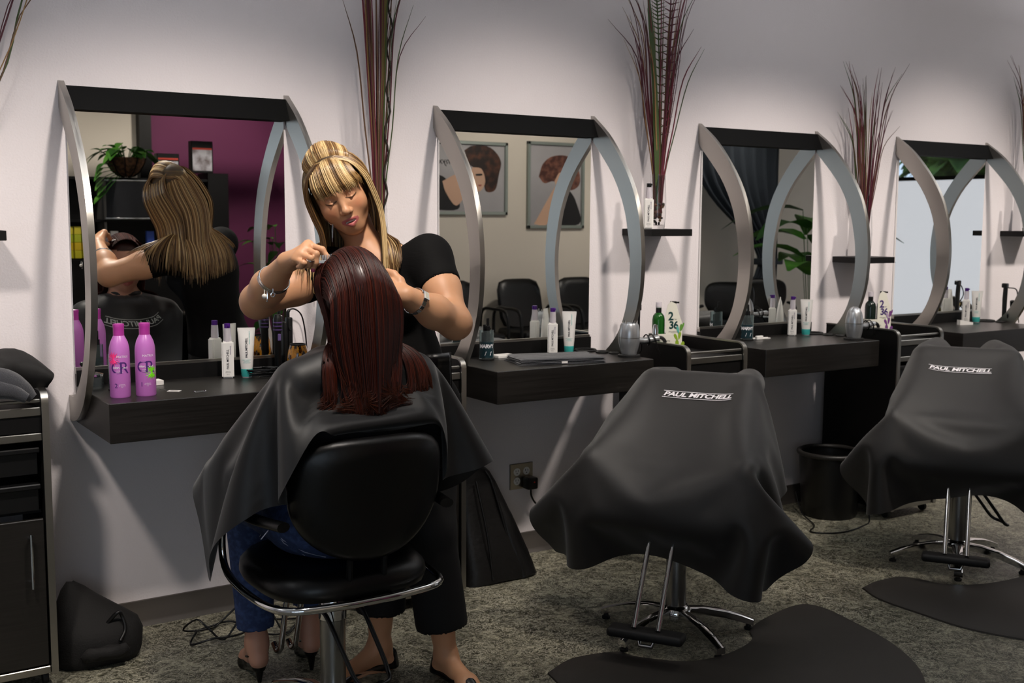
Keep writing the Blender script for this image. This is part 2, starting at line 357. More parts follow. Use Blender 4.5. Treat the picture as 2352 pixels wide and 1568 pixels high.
# ------------------------------------------------------------------ trolleys between the stations
def panel_outline(d, h, r=.035, n=5):
    p = [(0, .045), (0, h-r)]
    for i in range(1, n+1):
        a = math.pi/2*i/n; p.append((r-r*math.cos(a), h-r+r*math.sin(a)))
    p += [(d, h), (d, .045)]; return p
TW, TD, TH = .335, .43, .905
def trolley(label, x, y, rz=0):
    """origin under the front left corner, front facing -y"""
    t = thing('salon_trolley', label, 'trolley', (x, y, 0), rz, 'black trolleys beside the stations')
    out = panel_outline(TD, TH)
    for x0 in (0, TW-.02):
        MB().prism([(p, q) for p, q in out], 0, x0+.002, x0+.018, 'yz').build('side_panel', M_BLK, t)
        path = np.array([q for q in out[:-1]]); tr = MB(); v = []; f = []
        n2 = np.gradient(path, axis=0); n2 /= np.linalg.norm(n2, axis=1)[:, None]+1e-9; nr = np.c_[-n2[:, 1], n2[:, 0]]*.006
        for k in range(len(path)):
            for xx, off in ((x0, -1), (x0+.02, -1), (x0+.02, 1), (x0, 1)):
                q = path[k]+nr[k]*(.8 if off > 0 else -.3); v.append((xx, q[0], q[1]))
        for k in range(len(path)-1):
            for a in range(4): f.append((4*k+a, 4*k+(a+1) % 4, 4*k+4+(a+1) % 4, 4*k+4+a))
        f += [(3, 2, 1, 0), tuple(4*(len(path)-1)+a for a in range(4))]
        tr.add(v, f).build('edge_trim', M_TRIM, t, smooth=60)
    a, b = .02, TW-.02
    MB().box(a, b, .01, TD-.005, .842, .852).build('top_tray', M_BLK, t)
    MB().box(a, b, TD-.012, TD, .06, TH-.01).build('back_panel', M_BLK, t)
    for z0, z1, y0 in ((.872, .882, .008), (.833, .858, .004), (.758, .781, .004), (.045, .068, .004)):
        MB().box(a, b, y0, y0+.014, z0, z1, .002, 1).build('rail', M_TRIM, t)
    MB().box(a, b, .01, TD-.02, .784, .831).build('drawer', M_BLK, t)
    for z0 in (.655, .545):
        d = MB().box(a+.012, b-.012, .03, TD-.03, z0, z0+.075).build('bin', M_PLAST, t)
        MB().box(a+.006, b-.006, .012, .05, z0+.066, z0+.082, .003, 1).build('lip', M_PLAST, d)
    MB().box(a, b, .06, TD-.02, .53, .54).build('shelf_board', M_BLK, t)
    d = MB().box(a+.003, b-.003, .008, .024, .072, .522, .002, 1).build('door', M_LAM, t)
    MB().tube([(b-.045, -.018, .32), (b-.045, -.018, .485)], .005).tube([(b-.045, .008, .335), (b-.045, -.018, .335)], .004).tube([(b-.045, .008, .47), (b-.045, -.018, .47)], .004).build('handle', M_CHROME, d)
    MB().box(a, b, .06, TD-.02, .045, .06).build('base', M_BLK, t)
    for cx in (.03, TW-.03):
        for cy in (.05, TD-.05):
            MB().lathe([(.0, -.008), (.02, -.008), (.0215, 0), (.02, .008), (0, .008)], n=14, cap=False, M=np.array(Matrix.Translation((cx, cy, .0215))@Matrix.Rotation(math.pi/2, 4, 'Y'))).box(cx-.008, cx+.008, cy-.012, cy+.012, .03, .046).build('caster', M_RUBBER, t)
    return t
trolley('black trolley with a folded apron on top at the left edge', -.475, -.385)
trolley('black trolley behind the stylist carrying a purple bottle', .968, -.375)
trolley('black trolley carrying the green bottle carton', 2.265, -.50)
trolley('black trolley carrying the purple print carton', 3.575, -.50)

# ------------------------------------------------------------------ bottles and tools on the counters
M_TXTD = mat('dark_print', '#33323a', .5); M_TXTW = mat('white_print', '#f2eef2', .5); M_TEAL = mat('teal_cap', '#3fb3ad', .35)
M_CLEARC = mat('clear_overcap', '#efe8ef', .15, trans=.5, ior=1.3)
M_PINK = mat('pink_plastic', '#c473c4', .32); M_PINKCAP = mat('magenta_cap', '#b53a9d', .35)
M_PRINTV = mat('violet_print', '#4a2170', .5)
def face_ang(x, y): return math.atan2(CAM[1]-y, CAM[0]-x)
def wrap(V, r, ang, zc, vertical=False, lift=.0004, sq=None):
    """bend flat lettering round an upright cylinder of radius r (or lay it on a flat face)"""
    V = np.array(V); x, y = V[:, 0], V[:, 1]
    if vertical: x, y = -y, x
    if sq is not None:
        rr = sq+lift; c, s = math.cos(ang), math.sin(ang)
        return np.c_[c*rr-s*x, s*rr+c*x, zc+y]
    a = ang+x/r
    return np.c_[np.cos(a)*(r+lift), np.sin(a)*(r+lift), zc+y]
def lettering(parent, body, size, r, ang, zc, m, name='lettering', vertical=False, sq=None, bold=0, shear=0, dx=0, spacing=1.0):
    V, F = text_mesh(body, size, bold, shear, spacing)
    if not len(V): return
    V = V+np.array([dx, 0, 0]) if not vertical else V+np.array([0, dx, 0])
    return MB().add(wrap(V, r, ang, zc, vertical, sq=sq), F).build(name, m, parent, smooth=0, recalc=False)
def burst(r0, r1, n=14):
    v = [(0, 0, 0)]; 
    for i in range(2*n):
        a = math.pi*i/n; r = r1 if i % 2 == 0 else r0; v.append((r*math.cos(a), r*math.sin(a), 0))
    return np.array(v), [(0, 1+i, 1+(i+1) % (2*n)) for i in range(2*n)]
def pink_bottle(x, y, label, num, bcol, bz, bdx):
    t = thing('shampoo_bottle', label, 'bottle', (x, y, CZ), 0, 'pink bottles on the first counter'); a = face_ang(x, y)
    prof = [(0, 0), (.029, 0), (.031, .004), (.031, .14), (.030, .155), (.026, .172), (.02, .185), (.0165, .192)]
    MB().lathe(prof, n=32, cap=False).build('body', M_PINK, t, smooth=60)
    MB().lathe([(.0165, .19), (.0165, .217), (.0175, .222), (.0165, .228), (.012, .226), (0, .224)], n=24, cap=False).build('cap', M_PINKCAP, t, smooth=50)
    lettering(t, 'MATRIX', .010, .031, a, .128, M_TXTW, dx=.009)
    lettering(t, 'color.smart', .0105, .031, a, .095, M_TXTW, bold=.0002)
    lettering(t, 'protective\nconditioner', .0045, .031, a, .083, M_TXTW)
    lettering(t, num, .02, .031, a, .038, M_PRINTV, dx=-.012, bold=.0002)
    lettering(t, 'conditioner\nfor coloured\nhair', .004, .031, a, .038, M_TXTW, dx=.006)
    lettering(t, 'CR', .052, .0312, a, .092, M_PRINTV, name='emblem', spacing=.6)
    V, F = burst(.013, .023); V = V+np.array([bdx, 0, 0])
    MB().add(wrap(V, .0314, a, bz), F).build('star_sticker', mat('sticker_'+bcol[1:], bcol, .5, emit=None), t, smooth=0, recalc=False)
pb = onZ(277, 911, CZ); pink_bottle(pb[0], pb[1], 'pink bottle with a hot pink star sticker', '2', '#ff3d8b', .122, -.02)
pb = onZ(336, 907, CZ); pink_bottle(pb[0], pb[1], 'pink bottle with a lime green star sticker', '1', '#7be21e', .075, .02)

def spray_bottle(x, y, z, label, cap=M_PURP, s=1.0, parent_group='white spray bottles by the mirrors', tone=M_WHITE, off=0):
    t = thing('spray_bottle', label, 'spray bottle', (x, y, z), 0, parent_group); a = face_ang(x, y)+off; h = .0205*s
    c, sn = math.cos(a), math.sin(a); R = np.array([[c, -sn, 0, 0], [sn, c, 0, 0], [0, 0, 1, 0], [0, 0, 0, 1]])
    b = bmesh.new(); bmesh.ops.create_cube(b, size=1)
    for q in b.verts: q.co = Vector((q.co.x*2*h*.8, q.co.y*2*h, .064*s+q.co.z*.128*s))
    bmesh.ops.bevel(b, geom=list(b.edges), offset=.005*s, segments=2, affect='EDGES')
    m = MB(); m.bm(b); m.v = [v@R[:3, :3].T for v in m.v]; m.build('body', tone, t)
    MB().lathe([(.013*s, .127*s), (.013*s, .132*s), (.0135*s, .134*s), (.012*s, .174*s), (.0, .174*s)], n=20, cap=False).build('overcap', M_CLEARC, t, smooth=50)
    m = MB().lathe([(.0095*s, .172*s), (.0105*s, .176*s), (.0105*s, .19*s), (0, .19*s)], n=16, cap=False)
    m.box(-.004, .004, -.016*s, 0, .181*s, .188*s); m.build('pump_head', cap, t)
    lettering(t, 'PAUL MITCHELL', .0105*s, h, a, .066*s, M_TXTD, vertical=True, sq=h*.8, bold=.0002, spacing=.9)
    lettering(t, 'extra-body', .007*s, h, a, .098*s, M_PRINTV, vertical=True, sq=h*.8, dx=-.009*s)
    lettering(t, 'thicken up\nstyling liquid\n\n200 ml', .0036*s, h, a, .018*s, M_TXTD, sq=h*.8)
    return t
def tube_bottle(x, y, label):
    t = thing('cream_tube', label, 'tube', (x, y, CZ), 0, 'white and teal tubes by the mirrors'); a = face_ang(x, y)
    c, sn = math.cos(a), math.sin(a)
    def ring(w_, d_, z, n=24):
        p = []
        for i in range(n):
            q = 2*math.pi*i/n; X, Y = d_*math.cos(q), w_*math.sin(q); p.append((X*c-Y*sn, X*sn+Y*c, z))
        return p
    body = [ring(.020, .0195, .03), ring(.022, .020, .05), ring(.025, .0165, .1), ring(.0285, .008, .15), ring(.030, .0016, .166), ring(.030, .0012, .174)]
    m = MB().grid(np.array(body).transpose(1, 0, 2), closed_u=True); m.f.append(tuple(range(5, 24*6, 6))); m.build('body', M_WHITE, t, smooth=50)
    MB().lathe([(.0, .002), (.017, .002), (.019, .006), (.0205, .03), (.0, .031)], n=24, cap=False).build('cap', M_TEAL, t, smooth=50)
    MB().lathe([(0, 0), (.0172, 0), (.0178, .003), (0, .003)], n=24, cap=False).build('cap_rim', M_CLEARC, t)
    V, F = text_mesh('PAUL MITCHELL', .0105, .0002, 0, .9); V2 = np.c_[-V[:, 1], V[:, 0]]
    dep = np.interp(.10+V2[:, 1], [.03, .05, .1, .15, .174], [.0200, .0205, .017, .0086, .002])
    def lay(X, Z, d): return np.c_[c*d-sn*X, sn*d+c*X, Z]
    MB().add(lay(V2[:, 0], .105+V2[:, 1], dep+.0006), F).build('lettering', M_TXTD, t, smooth=0, recalc=False)
    V, F = text_mesh('instant moisture', .0068); V2 = np.c_[-V[:, 1], V[:, 0]]; dep = np.interp(.135+V2[:, 1], [.03, .05, .1, .15, .174], [.0200, .0205, .017, .0086, .002])
    MB().add(lay(V2[:, 0]+.010, .14+V2[:, 1], dep+.0006), F).build('lettering', M_TEAL, t, smooth=0, recalc=False)
    V, F = text_mesh('daily treatment\nrevitalizes\nand hydrates', .0048)
    MB().add(lay(V[:, 0], .058+V[:, 1], np.sqrt(np.maximum(.0203**2-(V[:, 0]*.9)**2, 0))+.001), F).build('lettering', M_TEAL, t, smooth=0, recalc=False)
SPL = ['white spray bottle with purple pump nearest the pink bottles', 'white spray bottle with purple pump behind the folded towel', 'white spray bottle with purple pump before the curtain reflection', 'white spray bottle with purple pump on the farthest counter']
TBL = ['white cream tube with teal cap beside the curling iron', 'white cream tube with teal cap behind the folded towel', 'white cream tube with teal cap before the curtain reflection', 'white cream tube with teal cap on the farthest counter']
for k in range(4):
    sx = [.514, 1.902, 3.325, 4.69][k]; tx = [.575, 1.972, 3.40, 4.755][k]
    spray_bottle(sx, -.078, CZ, SPL[k]); tube_bottle(tx, -.098, TBL[k])
# ------------------------------------------------------------------ disinfectant jars
M_BLUE = mat('teal_liquid', '#0f4a5c', .08, trans=.7, ior=1.33); M_JAR = mat('jar_glass', '#dfeef0', .03, trans=.95, ior=1.3)
def jar(x, y, label, combs=True):
    t = thing('disinfectant_jar', label, 'jar', (x, y, CZ), 0, 'combs in disinfectant jars'); a = face_ang(x, y)
    MB().lathe([(0, .003), (.028, .003), (.029, .006), (.029, .118), (.0278, .118), (.0278, .008), (0, .008)], n=28, cap=False).build('glass', M_JAR, t, smooth=50)
    MB().lathe([(0, .009), (.027, .009), (.027, .075), (0, .075)], n=24, cap=False).build('liquid', M_BLUE, t, smooth=50)
    MB().lathe([(0, 0), (.031, 0), (.031, .004), (0, .004)], n=24, cap=False).build('base_ring', M_BLK, t)
    V = []; n = 12
    for i in range(n+1):
        q = a-.95+1.9*i/n
        V.append([(.0294*math.cos(q), .0294*math.sin(q), z) for z in (.012, .072)])
    MB().grid(np.array(V)).build('label_band', mat('jar_label', '#0e2b33', .4), t, recalc=False)
    lettering(t, 'MARVY', .021, .0296, a, .056, M_TXTW, bold=.0006, spacing=.85)
    V, F = text_mesh('=', .04, .002, .35); MB().add(wrap(V+np.array([.002, 0, 0]), .0297, a, .026), F).build('emblem', M_TXTW, t, smooth=0, recalc=False)
    if combs:
        for j, (ox, oy, h) in enumerate(((.006, .004, .165), (-.008, .006, .14), (.0, -.01, .135))):
            MB().box(ox-.012, ox+.012, oy-.0015, oy+.0015, .012, h-.03, .001, 1).box(ox-.004, ox+.008, oy-.0015, oy+.0015, h-.03, h, .001, 1).build('comb', M_PLAST, t)
jar(.118, -.165, 'disinfectant jar standing behind the two pink bottles')
jar(1.553, -.118, 'disinfectant jar with a comb beside the folded towel')
jar(2.985, -.115, 'disinfectant jar beside the arch under the curtain mirror')
# chrome lid of the first jar, laid behind
t = thing('jar_lid', 'chrome lid with a black knob behind the pink bottles', 'lid', (.058, -.085, CZ))
MB().lathe([(0, .055), (.004, .055), (.034, .047), (.036, .042), (.036, .04), (.0, .04)], n=24, cap=False).build('lid', M_CHROME, t, smooth=50)
MB().lathe([(.034, 0), (.034, .04), (0, .04)], n=24, cap=False).build('canister', M_JAR, t, smooth=50)
MB().sphere((0, 0, .062), .008, 10).build('knob', M_PLAST, t)
# ------------------------------------------------------------------ odds and ends on the first counter
def small(mb, name, m, label, cat, loc, rz=0, **k):
    o = mb.build(name, m, label=label, cat=cat, loc=loc, **k); o.rotation_euler = (0, 0, rz); return o
small(MB().box(-.035, .035, -.022, .022, 0, .016, .001, 1), 'note_box', M_WHITE, 'small white note box behind the lime sticker bottle', 'box', (.237, -.115, CZ), .12)
t = thing('price_tag', 'white card tag with a black string on the first counter', 'tag', (.262, -.285, CZ), -.65)
MB().box(-.02, .02, -.011, .011, 0, .0012).build('card', M_WHITE, t); MB().box(-.012, .012, -.004, .002, .0012, .0014).build('print_strip', M_TXTD, t)
MB().tube(catmull([(-.019, 0, .001), (-.04, .008, .003), (-.055, .02, .002)], 4), .0008, 5).build('string', M_PLAST, t)
t = thing('hair_clip', 'silver hair clip lying on the first counter', 'hair clip', (.325, -.352, CZ), .1)
MB().box(-.019, .019, -.003, .003, 0, .002, .0006, 1).build('lower_arm', M_CHROME, t)
MB().box(-.018, .012, -.0025, .0025, .003, .005, .0006, 1).sphere((.018, 0, .003), .0028, 8).sphere((-.018, 0, .0035), .003, 8).build('upper_arm', M_CHROME, t)
# curling iron, flat iron and leopard dryer standing in the counter holder
t = thing('curling_iron', 'black curling iron with purple bands standing upright', 'curling iron', (.70, -.075, CZ))
MB().lathe([(0, 0), (.012, 0), (.012, .07), (.0135, .075), (.0135, .15), (.016, .155), (.016, .195), (.013, .205), (.011, .213), (0, .214)], n=20, cap=False).build('body', M_PLAST, t, smooth=40)
for z in (.157, .17, .183): MB().lathe([(.0162, z), (.0168, z+.002), (.0162, z+.004)], n=20, cap=False).build('band', mat('violet_band', '#4b3568', .35), t, smooth=50)
MB().box(-.006, .006, -.0165, -.013, .12, .145, .002, 1).build('switch', mat('violet_switch', '#5a4a78', .35), t)
t = thing('flat_iron', 'black flat iron standing upright with its cord arching over', 'flat iron', (.745, -.055, CZ), .2)
MB().box(-.004, .016, -.013, .013, 0, .20, .005, 2).build('arm', M_PLAST, t); MB().box(-.022, -.005, -.013, .013, 0, .185, .005, 2).build('arm', M_PLAST, t)
MB().lathe([(0, -.002), (.007, -.002), (.007, .003), (0, .003)], n=14, cap=False, M=np.array(Matrix.Translation((.004, -.014, .16))@Matrix.Rotation(math.pi/2, 4, 'X'))).build('hinge', M_RUBBER, t)
MB().tube(catmull([(.003, 0, .198), (.006, 0, .222), (.03, 0, .228), (.06, 0, .205), (.075, .0, .15), (.082, 0, .08), (.085, 0, .012)], 6), [.006]*8+[.0028]*29, 8).build('cord', M_PLAST, t, smooth=60)
M_LEO = mat('leopard_print', '#c8821e', .15, coat=.8)
def leopard(m):
    nt = m.node_tree; N = nt.nodes; L = nt.links; b = N['Principled BSDF']; tc = N.new('ShaderNodeTexCoord'); v = N.new('ShaderNodeTexVoronoi'); v.inputs['Scale'].default_value = 1.0
    mp = N.new('ShaderNodeMapping'); mp.inputs['Scale'].default_value = (75, 75, 42); nz = N.new('ShaderNodeTexNoise'); nz.inputs['Scale'].default_value = 40
    L.new(tc.outputs['Object'], mp.inputs[0]); ad = N.new('ShaderNodeVectorMath'); ad.operation = 'ADD'; L.new(mp.outputs[0], ad.inputs[0]); L.new(nz.outputs['Color'], ad.inputs[1]); L.new(ad.outputs[0], v.inputs['Vector'])
    r = N.new('ShaderNodeValToRGB'); e = r.color_ramp.elements; e[0].position = .0; e[0].color = (*lin('#7a3c0a'), 1); e[1].position = .62; e[1].color = (*lin('#d9932a'), 1)
    for p_, c_ in ((.2, '#7a3c0a'), (.24, '#120a05'), (.42, '#120a05'), (.47, '#d18a22')):
        k = e.new(p_); k.color = (*lin(c_), 1)
    L.new(v.outputs['Distance'], r.inputs[0]); L.new(r.outputs[0], b.inputs['Base Color'])
leopard(M_LEO)
t = thing('leopard_dryer', 'leopard print hair dryer barrel standing beside the irons', 'hair dryer', (.728, -.19, CZ))
MB().lathe([(0, .0), (.030, .0), (.036, .03), (.038, .06), (.034, .095), (.028, .115), (.024, .115), (.024, .1), (0, .1)], n=28, cap=False).build('barrel', M_LEO, t, smooth=50)
MB().lathe([(.0285, .113), (.0285, .118), (.0235, .118), (.0235, .1), (0, .1)], n=24, cap=False).build('rim', M_PLAST, t)
t = thing('cord_coil', 'tangled black power cords heaped on the first counter', 'cords', (.625, -.10, CZ)); rnd = random.Random(4)
for j in range(3):
    p = []; 
    for i in range(26):
        a = i*.55+j*2; r = .022+.018*rnd.random()+.01*j; p.append((r*1.5*math.cos(a)+.012*j, r*math.sin(a)*1.1, .004+.0016*i*.55+rnd.random()*.004))
    MB().tube(catmull(p, 3), .0026, 6).build('cord', M_PLAST, t, smooth=60)
# ------------------------------------------------------------------ second counter: towel, paper, rings, dryer
M_TOWEL = mat('charcoal_towel', '#2a2b31', .95, bump=((420, 420, 420), .8, .003), sheen=.4)
def towel_stack(name, label, loc, rz, lx, ly, layers, m=M_TOWEL, seed=1):
    t = thing(name, label, 'towel', loc, rz); rr = np.random.RandomState(seed)
    for k in range(layers):
        n = 28; u = np.linspace(-1, 1, n); U, V = np.meshgrid(u, u, indexing='ij')
        ph = rr.rand(4)*6
        z = .006*(k)+.0045+.0011*np.sin(5*U+ph[0])*np.cos(4*V+ph[1])+.0008*np.sin(11*V+ph[2])
        ed = np.clip((1-np.maximum(abs(U), abs(V)))/.06, 0, 1); x = U*lx/2*(1-.01*k)+.003*np.sin(4*V+ph[3]); y = V*ly/2*(1-.012*k)+.003*np.sin(5*U+ph[0])
        top = np.dstack([x, y, .006*k+.001+(z-.006*k)*np.sqrt(ed)]); bot = np.dstack([x, y, np.full_like(x, .006*k+.0005)])
        m_ = MB().grid(top).grid(bot[::-1]); 
        m_.build('fold', m, t, smooth=60)
    return t
tw = towel_stack('folded_towel', 'folded charcoal towel lying across the second counter', (1.765, -.29, CZ), -.26, .36, .20, 4)
MB().box(-.012, .012, -.104, -.1, .004, .012).build('care_tag', M_WHITE, tw)
small(MB().box(-.045, .045, -.03, .03, 0, .010, .001, 1), 'white_paper', M_WHITE, 'sheet of white paper behind the charcoal towel', 'paper', (1.66, -.075, CZ), .05)
RINGL = [[(2.075, -.075, .045), (2.095, -.165, .022), (2.12, -.215, .018)], [(3.48, -.075, .045), (3.49, -.16, .022), (3.51, -.215, .018)], [(4.86, -.09, .045), (4.875, -.17, .022)]]
ORD = ['widest', 'middle', 'smallest']; CN = ['second', 'third', 'farthest']
for c_, rs in enumerate(RINGL):
    for j, (x, y, r) in enumerate(rs):
        small(MB().lathe([(r-.005, 0), (r+.004, 0), (r+.005, .004), (r, .009), (r-.006, .006), (r-.005, 0)], n=32, cap=False).lathe([(0, .001), (r-.005, .001)], n=32, cap=False), 'tool_holder_ring', M_RUBBER,
              f'{ORD[j]} black tool holder ring set in the {CN[c_]} counter', 'ring', (x, y, CZ), group='tool holder rings in the counters', smooth=50)
M_SILV = mat('silver_plastic', '#b9bbbe', .28, .75); M_BRASS = mat('brass_plastic', '#a79a63', .25, .85)
def dryer(x, y, label, m, ang, closed=False):
    t = thing('hair_dryer', label, 'hair dryer', (x, y, CZ), ang, 'hair dryers resting in counter holders')
    MB().lathe([(.037, 0), (.046, 0), (.046, .009), (.036, .012), (.037, 0)], n=32, cap=False).build('holder_ring', M_RUBBER, t, smooth=50)
    if closed: prof = [(0, .004), (.03, .004), (.036, .03), (.041, .065), (.04, .1), (.033, .13), (.022, .148), (.01, .156), (0, .157)]
    else: prof = [(0, .004), (.03, .004), (.032, .016), (.036, .03), (.043, .06), (.043, .1), (.038, .128), (.033, .138), (.028, .138), (.027, .125), (0, .125)]
    b = MB().lathe(prof, n=32, cap=False).build('barrel', m, t, smooth=50)
    MB().lathe([(.0434, .078), (.0436, .0795), (.0434, .081)], n=32, cap=False).build('seam', M_TRIM, b, smooth=50)
    if not closed:
        for q in range(4):
            a = q*math.pi/2+.4; MB().tube([(.026*math.cos(a), .026*math.sin(a), .12), (.026*math.cos(a), .026*math.sin(a), .15)], .0022, 6).build('prong', M_CHROME, t)
    h = MB().tube([(.036, 0, .066), (.07, 0, .062), (.11, 0, .066), (.145, 0, .07)], [.019, .0165, .0165, .015], 14, flat=.8).build('handle', m, t, smooth=60)
    MB().tube(catmull([(.143, 0, .07), (.165, 0, .07), (.182, 0, .056), (.184, 0, .03)], 5), .0075, 8).build('strain_relief', M_RUBBER, h, smooth=60)
    MB().tube(catmull([(.184, 0, .03), (.18, 0, -.005), (.16, .0, .0), (.13, -.012, .045), (.118, -.02, .068), (.11, 0, .088), (.105, .02, .066), (.098, .0, .043), (.09, -.02, .066), (.085, 0, .087), (.08, .02, .06), (.085, .03, .02), (.08, .035, -.03+.04)], 4), .003, 6).build('cord', M_RUBBER, h, smooth=60)
    return t
dryer(2.105, -.33, 'silver hair dryer with prongs resting at the second counter edge', M_SILV, -.05)
dryer(3.43, -.365, 'silver egg shaped hair dryer resting at the third counter edge', M_SILV, .05, True)
dryer(4.99, -.30, 'brass coloured hair dryer on the farthest counter', M_BRASS, .3)
# white clips on the third and fourth counter
small(MB().box(-.05, .05, -.004, .004, 0, .004, .001, 1).box(-.05, .05, .012, .018, 0, .006, .001, 1).box(-.05, -.01, -.02, -.006, 0, .018, .002, 1), 'hair_clip', M_WHITE, 'white hair clips lying beside the third jar', 'hair clip', (3.08, -.12, CZ), -.05)
small(MB().prism([(-.04, 0), (.05, 0), (.05, .012), (-.04, .028)], 0, -.012, .012, 'xz'), 'paper_box', M_WHITE, 'white wedge shaped box on the farthest counter', 'box', (4.57, -.155, CZ), -.2)
# black clipper stand at the far right
t = thing('tool_stand', 'black tangle of irons standing on the farthest counter', 'irons', (4.93, -.19, CZ), .1)
MB().tube([(-.012, .03, .0), (-.012, .03, .13), (-.008, .03, .2)], [.011, .013, .012], 10).box(-.03, .0, .015, .045, .19, .215, .004, 1).build('iron', M_PLAST, t)
MB().tube([(.02, -.01, .0), (.0, -.01, .1), (-.006, -.01, .12)], [.01, .014, .012], 10).build('iron', M_PLAST, t)
MB().tube(catmull([(.0, .02, .19), (.05, 0, .18), (.07, 0, .13), (.03, 0, .08), (-.03, 0, .05), (-.02, 0, .02), (.03, 0, .015), (.04, -.02, .05), (-.02, -.03, .06)], 6), .0035, 6).build('cord', M_PLAST, t, smooth=60)
MB().tube([(-.02, -.04, 0), (.0, -.045, .035), (.02, -.04, 0)], .003, 6).build('bracket', M_CHROME, t)
# ------------------------------------------------------------------ things standing on the trolleys
M_GREENB = mat('green_bottle', '#1d5a1c', .12, trans=.25, ior=1.4); M_CARTON = mat('carton_card', '#dcd9cc', .6)
M_DKGREEN = mat('dark_green_print', '#0f3a3a', .5); M_LEAF1 = mat('leaf_print_lime', '#86a326', .6); M_LEAF2 = mat('leaf_print_teal', '#5aa59a', .6); M_LEAF3 = mat('leaf_print_green', '#5c8f35', .6)
M_VIO1 = mat('leaf_print_violet', '#6b3a78', .6); M_VIO2 = mat('leaf_print_mauve', '#a78fb0', .6); M_VIOT = mat('violet_digits', '#3f2a6b', .5)
def drop(x, z, L, w_, ang, n=9):
    p = []
    for i in range(2*n):
        s = math.pi*i/n; r = w_*math.sin(s)*(.35+.65*(1-math.cos(s))/2); p.append((r, L*(1-math.cos(s))/2))
    c, q = math.cos(ang), math.sin(ang)
    return [(x+a*c+b*(-q), z+a*q+b*c) for a, b in p]
def carton(x, y, z, label, dig, leaves, bottle_m, rz):
    t = thing('product_carton', label, 'carton', (x, y, z), rz, 'two bottle cartons on the trolleys')
    MB().box(-.065, .065, -.03, .03, 0, .075).build('tray', M_CARTON, t)
    MB().prism([(-.01, .075), (.065, .075), (.065, .12), (.05, .16), (.035, .205), (.012, .215), (-.002, .2), (-.01, .165)], 0, -.001, .001, 'xz').build('handle_panel', M_CARTON, t, loc=(0, -.028, 0))
    for bx, m_, h in ((-.032, bottle_m, 0), (.034, M_DKGREEN, .012)):
        o = MB().lathe([(0, .003), (.026, .003), (.027, .01), (.027, .135), (.024, .152), (.016, .162), (.012, .165), (.012, .19)], c=(bx, .002, 0), n=24, cap=False).build('bottle', m_, t, smooth=50)
        MB().lathe([(.0125, .165), (.0125, .185+h), (0, .185+h)], c=(bx, .002, 0), n=18, cap=False).build('collar', M_PLAST if h == 0 else M_CLEARC, o)
        if h == 0: MB().lathe([(.011, .185), (.013, .187), (.013, .21), (.0, .21)], c=(bx, .002, 0), n=18, cap=False).build('cap', M_CLEARC, o)
        else: MB().lathe([(.013, .197), (.014, .2), (.014, .213), (0, .213)], c=(bx, .002, 0), n=18, cap=False).box(bx, bx+.026, -.003, .007, .204, .211).build('pump_head', M_PLAST, o)
    def flat(V, F, name, m_, yy): MB().add(np.c_[V[:, 0], np.full(len(V), yy), V[:, 1]], F).build(name, m_, t, smooth=0, recalc=False)
    V, F = text_mesh('2', .05, .0012); flat(V+np.array([.012, .15, 0]), F, 'lettering', dig, -.0302)
    V, F = text_mesh('for', .009); flat(V+np.array([.034, .138, 0]), F, 'lettering', dig, -.0302)
    V, F = text_mesh('36', .045, .0012, spacing=.9); flat(V+np.array([.026, .112, 0]), F, 'lettering', dig, -.0302)
    V, F = text_mesh('TEA TREE trio', .012); flat(V+np.array([-.025, .046, 0]), F, 'lettering', M_TXTD, -.0305)
    V, F = text_mesh('special shampoo and\nconditioner', .0055); flat(V+np.array([.026, .083, 0]), F, 'lettering', M_TXTD, -.0302)
    for (dx, dz, L, w_, an, li) in ((.045, .005, .04, .011, .1, 0), (.03, .0, .035, .011, .9, 0), (.06, .005, .035, .011, -.35, 0), (.045, .04, .035, .009, .45, 0), (.05, .045, .035, .009, -.15, 0), (.05, .07, .036, .008, .25, 1), (.056, .08, .034, .007, -.12, 2), (.061, .085, .036, .006, -.3, 2), (-.04, .0, .028, .01, -1.0, 0), (-.058, .008, .02, .006, .5, 1), (.01, .002, .024, .009, .8, 0), (-.014, .012, .012, .005, 0, 2)):
        p = drop(dx, dz+.004, L, w_, an); MB().add(np.array([(a, -.0306, b) for a, b in p]), [tuple(range(len(p)))]).build('leaf_print', leaves[li], t, smooth=0, recalc=False)
    return t
TT = .853
c2 = onY(1528, 778, -.2); carton(c2[0], -.2, TT, 'white carton with lime leaf print and green bottles on a trolley', M_DKGREEN, (M_LEAF1, M_LEAF2, M_LEAF3), M_GREENB, -.35)
carton(3.80, -.19, TT, 'white carton with violet leaf print on the far trolley', M_VIOT, (M_VIO1, M_VIO2, M_VIO1), mat('dark_bottle', '#15211c', .15), -.35)
t = thing('styling_iron', 'silver styling iron standing left of the lime carton', 'styling iron', (2.325, -.235, TT))
MB().lathe([(0, 0), (.014, 0), (.014, .06), (.012, .1), (.008, .12), (0, .122)], n=18, cap=False).build('barrel', M_CHROME, t, smooth=50)
MB().box(-.016, .016, -.0145, .0, .02, .055, .003, 1).build('grip', M_PLAST, t)
MB().tube(catmull([(.005, 0, .02), (.03, -.03, .012), (.05, 0, .01), (.02, .03, .012)], 5), .003, 6).build('cord', M_RUBBER, t, smooth=60)
t = thing('clip_comb', 'black pronged comb poking up behind the second arch', 'comb', (2.345, -.10, TT))
MB().tube([(0, 0, 0), (0, 0, .2)], .006, 8).box(-.012, .012, -.005, .005, .17, .195, .002, 1).build('comb', M_PLAST, t)
M_VIOLETB = mat('violet_bottle', '#3c1d8f', .3)
t = thing('leave_in_bottle', 'violet bottle with a pink cap behind the stylist', 'bottle', (1.205, -.30, TT), 0); a = face_ang(1.205, -.30)
